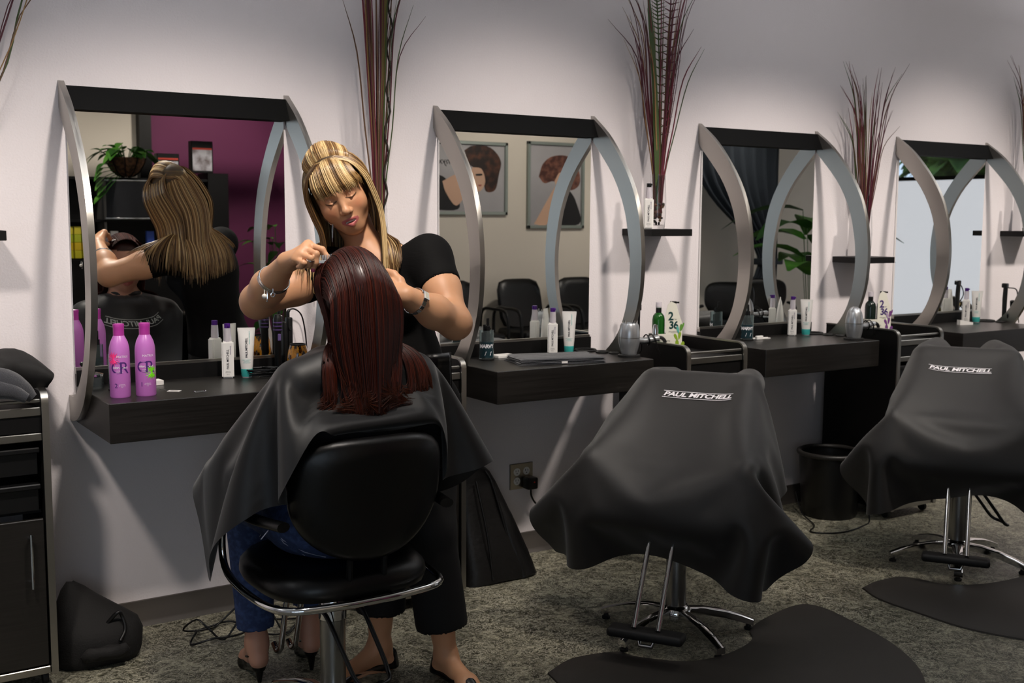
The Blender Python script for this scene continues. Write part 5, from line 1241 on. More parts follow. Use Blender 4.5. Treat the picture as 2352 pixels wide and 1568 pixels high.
w0 = np.c_[np.sin(a_)*.03, -.07-.02*np.cos(a_), .09+0*a_]; w1 = np.c_[np.sin(a_)*(.06+lay), -.03-.075*np.cos(a_)-lay, .055+0*a_]; w2 = np.c_[np.sin(a_)*(.08+lay), -.02-.09*np.cos(a_)-lay, 0*a_]; w3 = np.c_[np.sin(a_)*(.085+lay), -.02-.09*np.cos(a_)-lay, -.06+0*a_]
P = bez([w0, w1, w2, w3], 11); Pw = L2W(P.reshape(-1, 3)).reshape(n, 11, 3); Pw = fall(Pw, 19, .018, sty_sdf, .006+lay*.8, np.zeros((n, 3)), .3, 1.20+.03*rs.randn(n))
ALLP.append(Pw); ALLR.append(np.full(n, .002)); ALLC.append(blonde(a_*1.5, n, .1))
K = 30
def resample(P, K):
    n, k, _ = P.shape; q = np.linspace(0, k-1, K); i = np.minimum(q.astype(int), k-2); t = (q-i)[None, :, None]; return P[:, i]*(1-t)+P[:, i+1]*t
PP = np.concatenate([resample(P, K) for P in ALLP]); keep = ~((np.linalg.norm((PP[:, -1]-HO)[:, :2], axis=1) > .17)&(PP[:, -1, 2] > 1.30))&(np.linalg.norm((PP[:, -6:]-HO)[..., :2], axis=2).max(1) < .26)
hair_o = strands('hair', PP[keep], np.concatenate(ALLR)[keep], np.concatenate(ALLC)[keep], HM, sty); hair_o['kind'] = 'stuff'
# dense inner cap so no scalp shows
Bh = Body(); Bh.ell(L2W(np.array([0, -.02, .036])), (.0775, .096, .088), HR, .02).ell(L2W(np.array([0, -.045, .085])), (.055, .055, .045), HR, .03)
Bh.ell(L2W(np.array([0, .085, -.045])), (.075, .075, .08), HR, .004, -1)
Bh.cone(L2W(np.array([0, .15, .01])), L2W(np.array([0, .11, -.03])), .05, .05, .004, -1)
net_mesh('hair_cap', Bh, .005, mat('hair_under', '#5f4826', .5, mix=('#3a2a16', (8, 8, 160), .4, .6)), sty)
# ------------------------------------------------------------------ the client in the chair
cli = thing('person', 'client with long wet dark red hair sitting under a black cape', 'person', (.463, -1.046, SEAT_Z))
cp_ = math.radians(8); cf = np.array([-.06, .998, 0]); cf /= np.linalg.norm(cf); cr = np.array([-cf[1], cf[0], 0]); cu_ = np.array([0, 0, 1.0])
CF = cf*math.cos(cp_)-cu_*math.sin(cp_); CU = cu_*math.cos(cp_)+cf*math.sin(cp_); CR = np.array([cr, CF, CU]); CO = np.array([.480, -1.155, 1.219])
K_ = Body(); cneck = np.array([.487, -1.175, 1.045]); head(K_, CO, CR, cneck, .048, False)
csl, csr = np.array([.322, -1.165, .985]), np.array([.652, -1.165, .985]); cel, cer = np.array([.225, -1.10, .76]), np.array([.73, -1.12, .76]); cwl, cwr = np.array([.235, -.87, .70]), np.array([.70, -.87, .70])
K_.cone(cneck, csl, .05, .05, .05).cone(cneck, csr, .05, .05, .05).ell((.487, -1.15, .88), (.165, .105, .17), None, .06).ell((.475, -1.11, .70), (.15, .11, .15), None, .06).ell((.463, -1.08, .60), (.18, .135, .1), None, .06)
for s_, e_, w_ in ((csl, cel, cwl), (csr, cer, cwr)): K_.chain([s_, e_, w_], [.052, .042, .028], .03)
hand(K_, cwl, [cwl+np.array(q) for q in ((.02, .07, -.002), (.005, .075, 0), (-.01, .072, 0), (-.024, .065, -.004))], [[cwl+np.array(q)+np.array([0, d, -.004*j]) for j, d in enumerate((.03, .05, .066))] for q in ((.02, .07, -.002), (.005, .075, 0), (-.01, .072, 0), (-.024, .065, -.004))], [cwl+np.array(q) for q in ((.02, .02, 0), (.035, .045, -.004), (.04, .065, -.008), (.04, .08, -.012))])
hand(K_, cwr, [cwr+np.array(q) for q in ((-.02, .07, -.002), (-.005, .075, 0), (.01, .072, 0), (.024, .065, -.004))], [[cwr+np.array(q)+np.array([0, d, -.004*j]) for j, d in enumerate((.03, .05, .066))] for q in ((-.02, .07, -.002), (-.005, .075, 0), (.01, .072, 0), (.024, .065, -.004))], [cwr+np.array(q) for q in ((-.02, .02, 0), (-.035, .045, -.004), (-.04, .065, -.008), (-.04, .08, -.012))])
chl, chr_ = np.array([.375, -1.03, .60]), np.array([.555, -1.03, .60]); ckl, ckr = np.array([.365, -.65, .575]), np.array([.585, -.65, .575]); cal, car = np.array([.385, -.655, .125]), np.array([.562, -.65, .135])
for h_, k_, a_ in ((chl, ckl, cal), (chr_, ckr, car)): K_.chain([h_, k_], [.085, .058], .04).chain([k_, k_*.6+a_*.4, a_], [.056, .05, .031], .03)
def heel_foot(B, a, fw):
    fw = np.array(fw, float); fw /= np.linalg.norm(fw); hl = a+np.array([0, 0, -.055])-fw*.022; bl = a+fw*.115; bl[2] = .03; to = a+fw*.16; to[2] = .024
    B.cone(a, hl, .031, .026, .02).cone(a+np.array([0, 0, -.02]), bl, .03, .022, .025).cone(hl, bl, .022, .022, .02).cone(bl, to, .026, .016, .02); return hl, bl, to, fw
fL = heel_foot(K_, cal, (.12, 1, 0)); fR = heel_foot(K_, car, (.25, 1, 0))
def ccol(co):
    c = head_col(co, CO, CR, lin('#c08f78'), lin('#a85a58')); q = (co-CO)@CR.T; sc = (np.linalg.norm(q, axis=1) < .15)&((q[:, 2] > .06)|((q[:, 1] < .0)&(q[:, 2] > -.06)))
    c[sc] = lin('#2a0d08'); return c
net_mesh('body', K_, .0055, M_SKIN, cli, ccol, refine=None)
Sh = Body(); Sh.ell((.487, -1.15, .88), (.172, .112, .175), None, .06).ell((.475, -1.11, .70), (.158, .118, .16), None, .06).cone(csl, csr, .062, .062, .05)
for s_, e_, w_ in ((csl, cel, cwl), (csr, cer, cwr)): Sh.cone(s_, e_, .062, .052, .03).cone(e_, e_*.3+w_*.7, .052, .042, .03)
net_mesh('shirt', Sh, .008, mat('dark_shirt', '#141214', .85), cli)
# jeans
M_JEAN = mat('blue_denim', '#26365c', .85, mix=('#3b4f7d', (60, 60, 60), .45, .7), bump=((900, 900, 900), .4, .001))
J = Body(); J.ell((.463, -1.085, .605), (.2, .16, .112), None, .05)
ends = []
for h_, k_, a_, f_ in ((chl, ckl, cal, .90), (chr_, ckr, car, .84)):
    e_ = k_*(1-f_)+a_*f_; J.chain([h_, k_, e_], [.096, .07, .057], .03); d_ = (a_-k_)/np.linalg.norm(a_-k_); J.cone(e_+d_*.052, e_+d_*.2, .075, .075, .003, -1)
net_mesh('jeans', J, .006, M_JEAN, cli)
# back pocket with pale stitching on the seat of the jeans
def on_body(px, py, B_, t0=2.6, t1=3.4, lift=.002):
    ts = np.linspace(t0, t1, 200); p = np.array([A(px, py, t) for t in ts]); d = B_.at(p); i = np.argmax(d < 0); return A(px, py, ts[max(i-1, 0)]-lift)
for pk in ([(596, 1232), (621, 1200), (650, 1240), (700, 1268), (748, 1279)], [(600, 1238), (624, 1208), (652, 1247), (700, 1275)]):
    MB().tube(np.array([on_body(x, y, J) for x, y in pk]), .0012, 5).build('pocket_stitching', mat('pale_thread', '#8f93a8', .8), cli, world=True, smooth=60)
# slingback shoes
for (hl, bl, to, fw_), a_ in ((fL, cal), (fR, car)):
    S = Body(); sd = np.array([-fw_[1], fw_[0], 0]); b0 = bl.copy(); b0[2] = .018; t0 = to.copy(); t0[2] = .015; S.cone(b0-fw_*.045+np.array([0, 0, .02]), b0, .026, .03, .02).cone(b0, t0+fw_*.02, .03, .014, .02)
    h0 = hl.copy(); h0[2] = hl[2]-.02; S.cone(h0, b0-fw_*.02, .022, .022, .012)
    S.ell((hl+bl)/2+np.array([0, 0, .05]), (.036, .06, .035), np.array([sd, fw_, [0, 0, 1]]), .006, -1)
    so_ = net_mesh('shoe', S, .004, M_SHOE, cli)
    MB().tube([hl-np.array([0, 0, .03])-fw_*.004, np.array([hl[0]-fw_[0]*.006, hl[1]-fw_[1]*.006, .0])], [.014, .006], 10).build('heel', M_SHOE, so_)
    q = np.linspace(-1.9, 1.9, 20); MB().tube(np.array([a_-np.array([0, 0, .035])-fw_*math.cos(t)*.038+sd*math.sin(t)*.033-np.array([0, 0, .012])*(1-math.cos(t)) for t in q]), .0035, 6).build('strap', M_SHOE, so_)
# ---- the cape worn by the client
ch_off = np.array([.463, -1.046, 0])
def cape_sdf(p):
    q = p-ch_off; q = np.c_[-q[:, 0], -q[:, 1], q[:, 2]]; d = chair_sdf(q)
    d = np.minimum(d, sd_ell(p, (.487, -1.145, .89), np.eye(3), (.175, .115, .185))); d = np.minimum(d, sd_ell(p, (.47, -1.09, .68), np.eye(3), (.18, .135, .2)))
    d = np.minimum(d, sd_cone(p, cneck+np.array([0, 0, -.01]), csl, .055, .06)); d = np.minimum(d, sd_cone(p, cneck+np.array([0, 0, -.01]), csr, .055, .06)); d = np.minimum(d, sd_cone(p, cneck, CO-np.array([0, .0, .02]), .054, .056))
    for s_, e_, w_ in ((csl, cel, cwl), (csr, cer, cwr)): d = np.minimum(d, np.minimum(sd_cone(p, s_, e_, .06, .05), sd_cone(p, e_, w_+np.array([0, .08, 0]), .05, .035)))
    for h_, k_, a_ in ((chl, ckl, cal), (chr_, ckr, car)): d = np.minimum(d, np.minimum(sd_cone(p, h_, k_, .1, .075), sd_cone(p, k_, a_, .07, .05)))
    return d
na, nr = 72, 19; th = np.arange(na)*2*math.pi/na; back = np.abs((th+math.pi) % (2*math.pi)-math.pi)  # angle from the front, 0..pi
def Rout(a): return np.interp(a, [0, .5, 1.2, 1.75, 2.05, 2.24, 2.38, math.pi], [.80, .80, .66, .57, .55, .53, .34, .35])
RO = Rout(back)+.20*np.exp(-((th-1.15)/.35)**2); u = np.linspace(0, 1, nr); rr_ = .062+(RO[:, None]-.062)*u[None, :]
dirx, diry = -np.sin(th), np.cos(th); nc = cneck+np.array([0, .005, .03])
P0 = np.dstack([nc[0]+dirx[:, None]*(.062+(rr_-.062)*.70), nc[1]+diry[:, None]*(.062+(rr_-.062)*.70), nc[2]-(rr_-.062)*.714]).reshape(-1, 3)
hs = np.interp(back, [0, 2.0, 2.25, 2.4, math.pi], [.72, .72, .6, .2, .13])[:, None]; rho = .062+(rr_-.062)*hs
zz = nc[2]-(rr_-.062)*np.sqrt(np.maximum(1-hs**2, 0))*.72
P = np.dstack([nc[0]+dirx[:, None]*rho, nc[1]+diry[:, None]*rho, zz]); P[:, 0] = P0.reshape(na, nr, 3)[:, 0]; P = P.reshape(-1, 3)
P[:, 2] += .004*np.sin(np.arange(len(P))*1.7); pin = np.arange(0, na*nr, nr); cc_ = collider(cape_sdf, .012)
N0, D0 = cc_(P); m_ = D0 < 0; P[m_] -= N0[m_]*D0[m_][:, None]
E, Bn = grid_edges(na, nr, True)
P = drape(P, E, cc_, pin=pin, iters=170, sub=6, fric=.45, bend=Bn, bend_k=.04, rest=P0)
P = drape(P, E, cc_, pin=pin, iters=40, sub=8, fric=.8, damp=.7, grav=.0001, bend=Bn, bend_k=.1, rest=P0)
P, n2, m2 = upsample(P, na, nr, True); P0, na2, nr2 = upsample(P0, na, nr, True); E, Bn = grid_edges(na2, nr2, True); pin = np.arange(0, na2*nr2, nr2)
P = drape(P, E, cc_, pin=pin, iters=14, sub=6, fric=.8, damp=.6, grav=.00004, bend=Bn, bend_k=.15, rest=P0)
cpo = thing('salon_cape', 'black cape fastened round the client neck and spread over the chair', 'cape', (.487, -1.17, .62), 0)
cl = MB().grid(P.reshape(na2, nr2, 3), closed_u=True).build('cloth', mat('cape_nylon', '#0e0d0e', .5, bump=((900, 900, 900), .15, .0006), sheen=.15), cpo, world=True, smooth=180, recalc=False)
sm = cl.modifiers.new('smooth', 'SUBSURF'); sm.levels = sm.render_levels = 1
nk = np.linspace(0, 2*math.pi, 33)[:-1]; MB().tube(np.array([nc+np.array([.060*math.sin(q), .060*math.cos(q), .004]) for q in nk]), .009, 8, closed=True, cap=False, flat=1.6).build('collar', mat('cape_collar', '#121212', .6), cpo, world=True, smooth=60)
# lettering across the chest, seen in the mirror
V, F = text_mesh('PAUL MITCHELL', .034, .0006, .25, .95); V = V*np.array([.30/np.ptp(V[:, 0]), .9, 1]); V, F = subdiv_flat(V, F, .012); parts = [(V, F)]
for yy in (.0185, -.0185):
    xs = np.linspace(-.155, .155, 30); r_ = []
    for x_ in xs: r_ += [(x_, yy-.0012, 0), (x_, yy+.0012, 0)]
    parts.append((np.array(r_), [(2*i, 2*i+2, 2*i+3, 2*i+1) for i in range(29)]))
mm = MB(); G = P.reshape(na2, nr2, 3)
for V, F in parts:
    r0 = .215; ang = (V[:, 0]/(r0-V[:, 1]*0+.0)) ; rad_ = r0-V[:, 1]; gi = (ang/(2*math.pi)*na2) % na2; gj = (rad_-.062)/(.80-.062)*(nr2-1)
    i = gi.astype(int) % na2; i2 = (i+1) % na2; j = gj.astype(int); a = (gi-gi.astype(int))[:, None]; b = (gj-j)[:, None]
    p = (1-a)*(1-b)*G[i, j]+a*(1-b)*G[i2, j]+(1-a)*b*G[i, j+1]+a*b*G[i2, j+1]; n_ = np.cross(G[i2, j]-G[i, j], G[i, j+1]-G[i, j]); n_ /= np.linalg.norm(n_, axis=1)[:, None]; n_[n_[:, 1] < 0] *= -1
    mm.add(p+n_*.005, F)
mm.build('lettering', mat('grey_print', '#b9bcb8', .5), cpo, world=True, smooth=0, recalc=False)
# ---- long wet red hair
rs = np.random.RandomState(21); HRD = mat('wet_red_hair', '#4a150c', .46, attr='col', spec=.35)
def C2W(q): return CO+q@CR
def cli_sdf(p): return np.minimum(np.minimum(cape_sdf(p)-.016, sd_cone(p, cneck, CO, .05, .055)), sd_ell(p, CO+CR[1]*-.012+CR[2]*.028, CR, (.075, .094, .088)))
Ps, Rs, Cs = [], [], []
n = 1500; ph = np.sort(rs.uniform(-1.72, 1.72, n)); sp, cp2 = np.sin(ph), np.cos(ph); ab = np.abs(sp); lay = rs.rand(n)*.012; o1 = 1+lay*9*.3
w0 = np.c_[.074*sp, .045-.02*ab+.03*rs.rand(n), .108*np.maximum(cp2, -.1)+lay*.4]; w1 = np.c_[(.082+lay)*sp, -.02+0*ph, .119*cp2+lay*.5]; wm = np.c_[(.088+lay)*sp, -.075*(1-.45*ab)-lay*.6, .092*cp2-.012*ab+lay*.4]; w2 = np.c_[(.093+lay)*sp, -.112*(1-.42*ab)-lay, .03*cp2-.03*ab]; w3 = np.c_[(.096+lay)*sp, -.116*(1-.46*ab)-lay, -.055-.02*ab]
P_ = bez([w0, w1, wm, w2, w3], 12); Pw = C2W(P_.reshape(-1, 3)).reshape(n, 12, 3); zend = .865+.085*np.abs(rs.randn(n))
Pw = fall(Pw, 24, .018, cli_sdf, .003+lay*.6, np.c_[sp*.2, -.04+0*sp, 0*sp], .3, zend)
Ps.append(Pw); Rs.append(np.full(n, .0019))
n3 = 420; s3 = np.where(rs.rand(n3) < .5, -1, 1); lay = rs.rand(n3)*.012; y0 = rs.uniform(-.01, .03, n3)
w0 = np.c_[s3*.008, y0, .112+0*y0]; w1 = np.c_[s3*(.055+lay), y0+.01, .088+0*y0]; w2 = np.c_[s3*(.08+lay), y0*.9+.012, .03+0*y0]; w3 = np.c_[s3*(.077+lay*.7), y0*.6-.004, -.04+0*y0]; w4 = np.c_[s3*(.074+lay*.7), y0*.5-.012, -.09+0*y0]
P_ = bez([w0, w1, w2, w3, w4], 12); Pw3 = C2W(P_.reshape(-1, 3)).reshape(n3, 12, 3); Pw3 = fall(Pw3, 20, .018, cli_sdf, .003+lay*.6, np.c_[s3*.02, -.02+0*s3, 0*s3], .3, .965+.05*rs.randn(n3))
Ps.append(Pw3); Rs.append(np.full(n3, .0019))
Pall = np.concatenate([resample(q, 34) for q in Ps]); N_ = len(Pall)
# wet clumps: strands gather towards a leader near the ends and curl a little
order = np.concatenate([np.argsort(ph), n+np.argsort(s3*10+y0)]); cl_id = np.zeros(N_, int); cl_id[order] = np.arange(N_)//16
kk = np.linspace(0, 1, 34); wgt = np.clip((kk-.5)/.45, 0, 1)**1.3*.88
for c_ in range(cl_id.max()+1):
    m_ = np.where(cl_id == c_)[0]; ld = Pall[m_].mean(0); ph_ = rs.rand()*6; amp = .006+.012*rs.rand(); sw = np.clip((kk-.7)/.3, 0, 1)**1.5
    cur = np.c_[np.sin(kk*11+ph_)*amp, np.zeros(34), np.zeros(34)]*sw[:, None]+np.array([rs.randn()*.03, 0, rs.randn()*.015])*(sw**1.5)[:, None]
    Pall[m_] = Pall[m_]*(1-wgt[None, :, None])+ld[None]*wgt[None, :, None]+cur[None]
e_ = 1e-3
for j in range(12, 34):
    p = Pall[:, j]; D = cli_sdf(p)-.004; h_ = D < 0
    if h_.any():
        q = p[h_]; Nn = np.stack([cli_sdf(q+np.array(v)*e_)-cli_sdf(q-np.array(v)*e_) for v in ((1, 0, 0), (0, 1, 0), (0, 0, 1))], -1); Nn /= np.linalg.norm(Nn, axis=1)[:, None]+1e-9; p[h_] -= Nn*D[h_][:, None]; Pall[:, j] = p
t_ = np.clip(.42+.42*rs.randn(N_), 0, 1)[:, None]; cd_, cb_ = np.array(lin('#1d0805')), np.array(lin('#4e1b0e')); c0 = cd_+(cb_-cd_)*t_
cols = c0[:, None, :]*np.ones((1, 34, 1)); tip = np.clip((kk-.6)/.4, 0, 1)[None, :, None]; cols = cols*(1-tip*.6)+np.array(lin('#4f2713'))*tip*.6
ho = strands('hair', Pall, np.concatenate(Rs), cols, HRD, cli); ho['kind'] = 'stuff'
Hc = Body(); Hc.ell(C2W(np.array([0, -.014, .028])), (.072, .0905, .084), CR, .02).cone(C2W(np.array([0, -.055, .0])), C2W(np.array([0, -.06, -.09])), .062, .055, .03)
Hc.ell(C2W(np.array([0, .10, -.04])), (.085, .085, .1), CR, .004, -1); net_mesh('hair_cap', Hc, .006, mat('red_hair_under', '#330e08', .35), cli)
# ------------------------------------------------------------------ tall dried grasses in glass vases on the shelves
GC = [mat('grass_maroon', '#4f1a28', .6), mat('grass_brown', '#5a3f2a', .65), mat('grass_olive', '#3a4a22', .6), mat('grass_wine', '#6a2433', .6), mat('grass_straw', '#8a6a42', .65)]
M_PEB = [mat('pebble_dark', '#2a2622', .35), mat('pebble_tan', '#8a7758', .4), mat('pebble_grey', '#57524a', .4), mat('pebble_rust', '#6b3d24', .4)]
def vase_grass(k, z, y, seed, n, spread, hmin, hmax, lab, palm=False, twig=False, xo=0.0):
    rr = random.Random(seed); x = k*PITCH+(SX0+SX1)/2+(-.02 if k == 2 else 0)+xo
    v = thing('glass_vase', f'clear glass vase of pebbles {lab}', 'vase', (x, y, z), 0, 'pebble vases on the wall shelves')
    MB().lathe([(0, 0), (.030, 0), (.033, .01), (.037, .06), (.0375, .12), (.034, .19), (.0325, .235), (.0312, .235), (.0325, .19), (.036, .12), (.0355, .06), (.031, .018), (0, .016)], n=32, cap=False).build('glass', M_GLASS, v, smooth=60)
    for c in range(46):
        a, r, h = rr.random()*6.28, .026*math.sqrt(rr.random()), .022+rr.random()*.088; s = .006+.003*rr.random()
        MB().sphere((0, 0, 0), (s*1.25, s, s*.75), 8).build('pebble', M_PEB[rr.choice((0, 0, 1, 1, 2, 3))], v, smooth=180, loc=(r*math.cos(a), r*math.sin(a), h)).rotation_euler = (rr.random()*3, rr.random()*3, rr.random()*3)
    t = thing('dried_grass', f'bundle of tall dried maroon grasses {lab}', 'dried plant', (x, y, z), 0, 'dried grasses on the wall shelves')
    for i in range(n):
        a = rr.random()*6.28; sp = spread*rr.random()**.7; L = hmin+(hmax-hmin)*rr.random(); b0 = np.array([.015*math.cos(a), .015*math.sin(a), .05])
        lean = np.array([math.cos(a)*sp, min(math.sin(a)*sp*.45, .06), 0]); m = .5+.3*rr.random(); bend = rr.uniform(.0, .9)
        pts = [b0, b0+lean*.08+np.array([0, 0, L*.25]), b0+lean*.3+np.array([0, 0, L*.5]), b0+lean*(.3+.35*m)+np.array([0, 0, L*.78]), b0+lean*(.8+.5*bend)+np.array([0, 0, L*(1-.06*bend)])]
        pts = [np.array([p[0], min(p[1], -y-.012), p[2]]) for p in pts]
        c = catmull(pts, 4); r0 = rr.uniform(.0018, .0036); MB().tube(c, np.r_[np.linspace(r0, r0*.8, len(c)-4), np.linspace(r0*.7, .0005, 4)], 5).build('grass_stem', GC[rr.choice((0, 0, 0, 1, 2, 3, 4))], t, smooth=60)
    if palm:
        for q, (lx, ly, H, m_) in enumerate(((.02, -.03, 1.15, GC[0]), (-.03, -.02, 1.0, GC[2]))):
            st = catmull([(0, 0, .05), (lx*.3, ly, .4), (lx, ly, .8), (lx*1.6, ly, H)], 6); pl = MB().tube(st, .003, 5)
            for i in range(6, len(st)-1):
                for f_ in range(2):
                    for s in (-1, 1):
                        p = st[i]+(st[i+1]-st[i])*f_*.5; L = .05*math.sin(math.pi*min(1, (i-4)/16))+.012
                        tip = p+np.array([s*L, -.004, .018]); w_ = np.array([0, 0, .004]); pl.add([p-w_, p+w_, tip], [(0, 1, 2)])
            pl.build('palm_leaf', m_, t, smooth=0, recalc=False)
        bl = catmull([(-.01, -.01, .05), (-.04, -.03, .4), (-.07, -.03, .75), (-.1, -.02, 1.05)], 6); n_ = len(bl)
        w_ = np.interp(np.linspace(0, 1, n_), [0, .3, .8, 1], [.004, .016, .014, .001]); MB().grid(np.array([[p-np.array([a, 0, 0]), p-np.array([0, .003, 0]), p+np.array([a, 0, 0])] for p, a in zip(bl, w_)])).build('broad_leaf', GC[2], t, smooth=60)
    if twig:
        p = [(0, 0, .05)]; 
        for i in range(14): p.append((.012+.012*((-1)**i)*(.6+.4*rr.random())+.003*i, -.02, .12+.075*i))
        MB().tube(catmull(p, 3), .004, 6).build('twisted_twig', mat('dark_twig', '#231a12', .7), t, smooth=60)
        bl = catmull([(.01, .0, .05), (0, -.02, .5), (.012, -.03, .9), (.006, -.03, 1.25)], 6); w_ = np.interp(np.linspace(0, 1, len(bl)), [0, .4, .9, 1], [.004, .006, .016, .008])
        MB().grid(np.array([[q-np.array([a, 0, 0]), q-np.array([0, .003, 0]), q+np.array([a, 0, 0])] for q, a in zip(bl, w_)])).build('broad_leaf', mat('leaf_olive_brown', '#5a5020', .6), t, smooth=60)
vase_grass(-1, 1.373, -.10, 5, 30, .62, .8, 1.1, 'at the left edge of the picture')
vase_grass(0, 1.235, -.10, 11, 40, .16, .9, 1.4, 'rising behind the stylist', twig=True, xo=.03)
vase_grass(1, 1.375, -.10, 3, 52, .26, .7, 1.1, 'on the shelf between the second and third mirrors', palm=True)
vase_grass(2, 1.235, -.10, 8, 46, .24, .6, .95, 'on the lower shelf between the third and fourth mirrors')
vase_grass(3, 1.36, -.10, 17, 40, .24, .7, 1.0, 'at the right edge of the picture')
M_BCAP = M_PLAST
for k, z, dx, lab in ((1, 1.375, -.075, 'white spray bottle with black cap on the shelf beside the glass vase'), (2, 1.235, -.055, 'white spray bottle with black cap on the lower shelf'), (3, 1.36, -.055, 'white spray bottle with black cap on the rightmost shelf')):
    spray_bottle(k*PITCH+(SX0+SX1)/2+dx, -.13, z, lab, cap=M_BCAP, s=1.02, parent_group='white bottles on the wall shelves')

# ------------------------------------------------------------------ the far side of the room, seen in the mirrors
M_FRAME = mat('pewter_frame', '#9aa39b', .35, .6)
def flat_shape(pts, yoff, m, name, parent):
    P = catmull(list(pts)+[pts[0]], 5)[:-1]; b = bmesh.new(); vs = [b.verts.new((p[0], yoff, p[1])) for p in P]; f = b.faces.new(vs); bmesh.ops.triangulate(b, faces=[f]); return MB().bm(b).build(name, m, parent, smooth=0, recalc=False)
M_PBG = mat('poster_grey', '#b0adad', .5, mix=('#8f8c8e', (1.5, 1.5, 1.5), .3, .8)); M_PHAIR = mat('poster_hair', '#241712', .6, mix=('#5b3521', (14, 14, 14), .45, .7)); M_PSKIN = mat('poster_skin', '#c9a288', .6); M_PBLK = mat('poster_black', '#151416', .6); M_PHAIR2 = mat('poster_hair_rust', '#4a2a22', .6, mix=('#8a5a48', (18, 18, 18), .4, .7)); M_PLIP = mat('poster_lip', '#9a4a44', .6)
def poster(x, z, w_, h_, label, portrait):
    t = thing('framed_poster', label, 'poster', (x, YB, z), 0, 'framed hair posters on the far wall'); f = .028
    MB().box(-w_/2, w_/2, .001, .01, -h_/2, h_/2).build('print', M_PBG, t)
    for a in (( -w_/2, w_/2, h_/2-f, h_/2), (-w_/2, w_/2, -h_/2, -h_/2+f), (-w_/2, -w_/2+f, -h_/2, h_/2), (w_/2-f, w_/2, -h_/2, h_/2)): MB().box(a[0], a[1], .001, .03, a[2], a[3], .003, 1).build('frame_bar', M_FRAME, t)
    def L(*p): return [(a*w_/2, b*h_/2) for a, b in p]
    if portrait:
        flat_shape(L((-.25, -.9), (.85, -.9), (.75, -.4), (.45, -.1), (.1, -.2), (-.2, -.5)), .0105, M_PBLK, 'printed_dress', t)
        flat_shape(L((-.75, -.9), (-.3, -.9), (.05, -.35), (.25, -.05), (.02, .0), (-.3, -.35)), .0110, M_PSKIN, 'printed_neck', t)
        flat_shape(L((-.6, .2), (-.45, .5), (-.1, .68), (.45, .68), (.8, .4), (.85, .05), (.55, -.1), (.2, .0), (-.1, .1), (-.4, .05)), .0114, M_PHAIR2, 'printed_hair', t)
        flat_shape(L((-.05, .1), (.12, .3), (.3, .22), (.32, .0), (.25, -.12), (.08, -.08)), .0118, M_PSKIN, 'printed_face', t)
        flat_shape(L((.13, .12), (.25, .13), (.24, .10), (.14, .09)), .0122, M_PBLK, 'printed_eye', t); flat_shape(L((.17, -.05), (.26, -.04), (.22, -.07)), .0122, M_PLIP, 'printed_lips', t)
    else:
        flat_shape(L((-.9, -.85), (-.15, -.85), (-.2, -.4), (-.45, .0), (-.7, .05), (-.9, -.2)), .0105, M_PBLK, 'printed_dress', t)
        flat_shape(L((-.5, -.1), (-.15, .1), (.1, -.1), (.0, -.5), (-.2, -.75), (-.42, -.4)), .0110, M_PSKIN, 'printed_shoulder', t)
        flat_shape(L((.0, .75), (.2, .88), (.6, .85), (.85, .5), (.8, .1), (.72, -.3), (.5, -.35), (.42, .0), (.25, .25), (.1, .4)), .0114, M_PHAIR, 'printed_hair', t)
        flat_shape(L((.18, .3), (.4, .25), (.48, -.1), (.36, -.35), (.2, -.3), (.14, .0)), .0118, M_PSKIN, 'printed_face', t)
        flat_shape(L((.26, .12), (.4, .13), (.4, .08), (.27, .07)), .0122, M_PBLK, 'printed_eye', t); flat_shape(L((.3, -.18), (.4, -.17), (.36, -.22)), .0122, M_PLIP, 'printed_lips', t)
        V, F = text_mesh('onyx', .08, 0, .2); MB().add(np.c_[-V[:, 0]+w_*-.2+.0, np.full(len(V), .0125), V[:, 1]+h_*.22], F).build('lettering', M_PBLK, t, smooth=0, recalc=False)
poster(4.17, 1.745, .86, .62, 'wide framed poster of a dark curly hairstyle', False)
poster(5.12, 1.70, .62, .76, 'upright framed poster of a rust coloured curly hairstyle', True)
def waiting_chair(x, y, rz, label):
    t = thing('waiting_chair', label, 'chair', (x, y, 0), rz, 'black waiting chairs by the far wall')
    n = 24; V = []
    for f_, d in ((0, .03), (.7, .035), (.93, .025), (1, 0), (.93, -.025), (.7, -.03), (0, -.03)):
        row = []
        for i in range(n):
            a = 2*math.pi*i/n; p = 5; r = (abs(math.cos(a))**p+abs(math.sin(a))**p)**(-1/p); row.append((.225*r*math.cos(a)*f_, -.2-d-.05*(r*math.sin(a)*f_), .68+.21*r*math.sin(a)*f_))
        V.append(row)
    MB().grid(np.array(V).transpose(1, 0, 2), closed_u=True).build('backrest', M_VINYL, t, smooth=50, merge=1e-5)
    MB().box(-.24, .24, -.2, .25, .40, .48, .03, 3).build('seat', M_VINYL, t)
    for s in (-1, 1):
        MB().tube(catmull([(s*.27, -.2, .0), (s*.27, -.2, .4), (s*.27, -.18, .63), (s*.27, .0, .66), (s*.27, .2, .63), (s*.27, .23, .4), (s*.27, .22, .0)], 5), .014, 8).build('arm_frame', M_PLAST, t, smooth=60)
for i, (x, lab) in enumerate(((3.95, 'leftmost black waiting chair under the wide poster'), (4.62, 'black waiting chair between the two posters'), (5.25, 'black waiting chair under the upright poster'))): waiting_chair(x, -4.05, 0.0, lab)
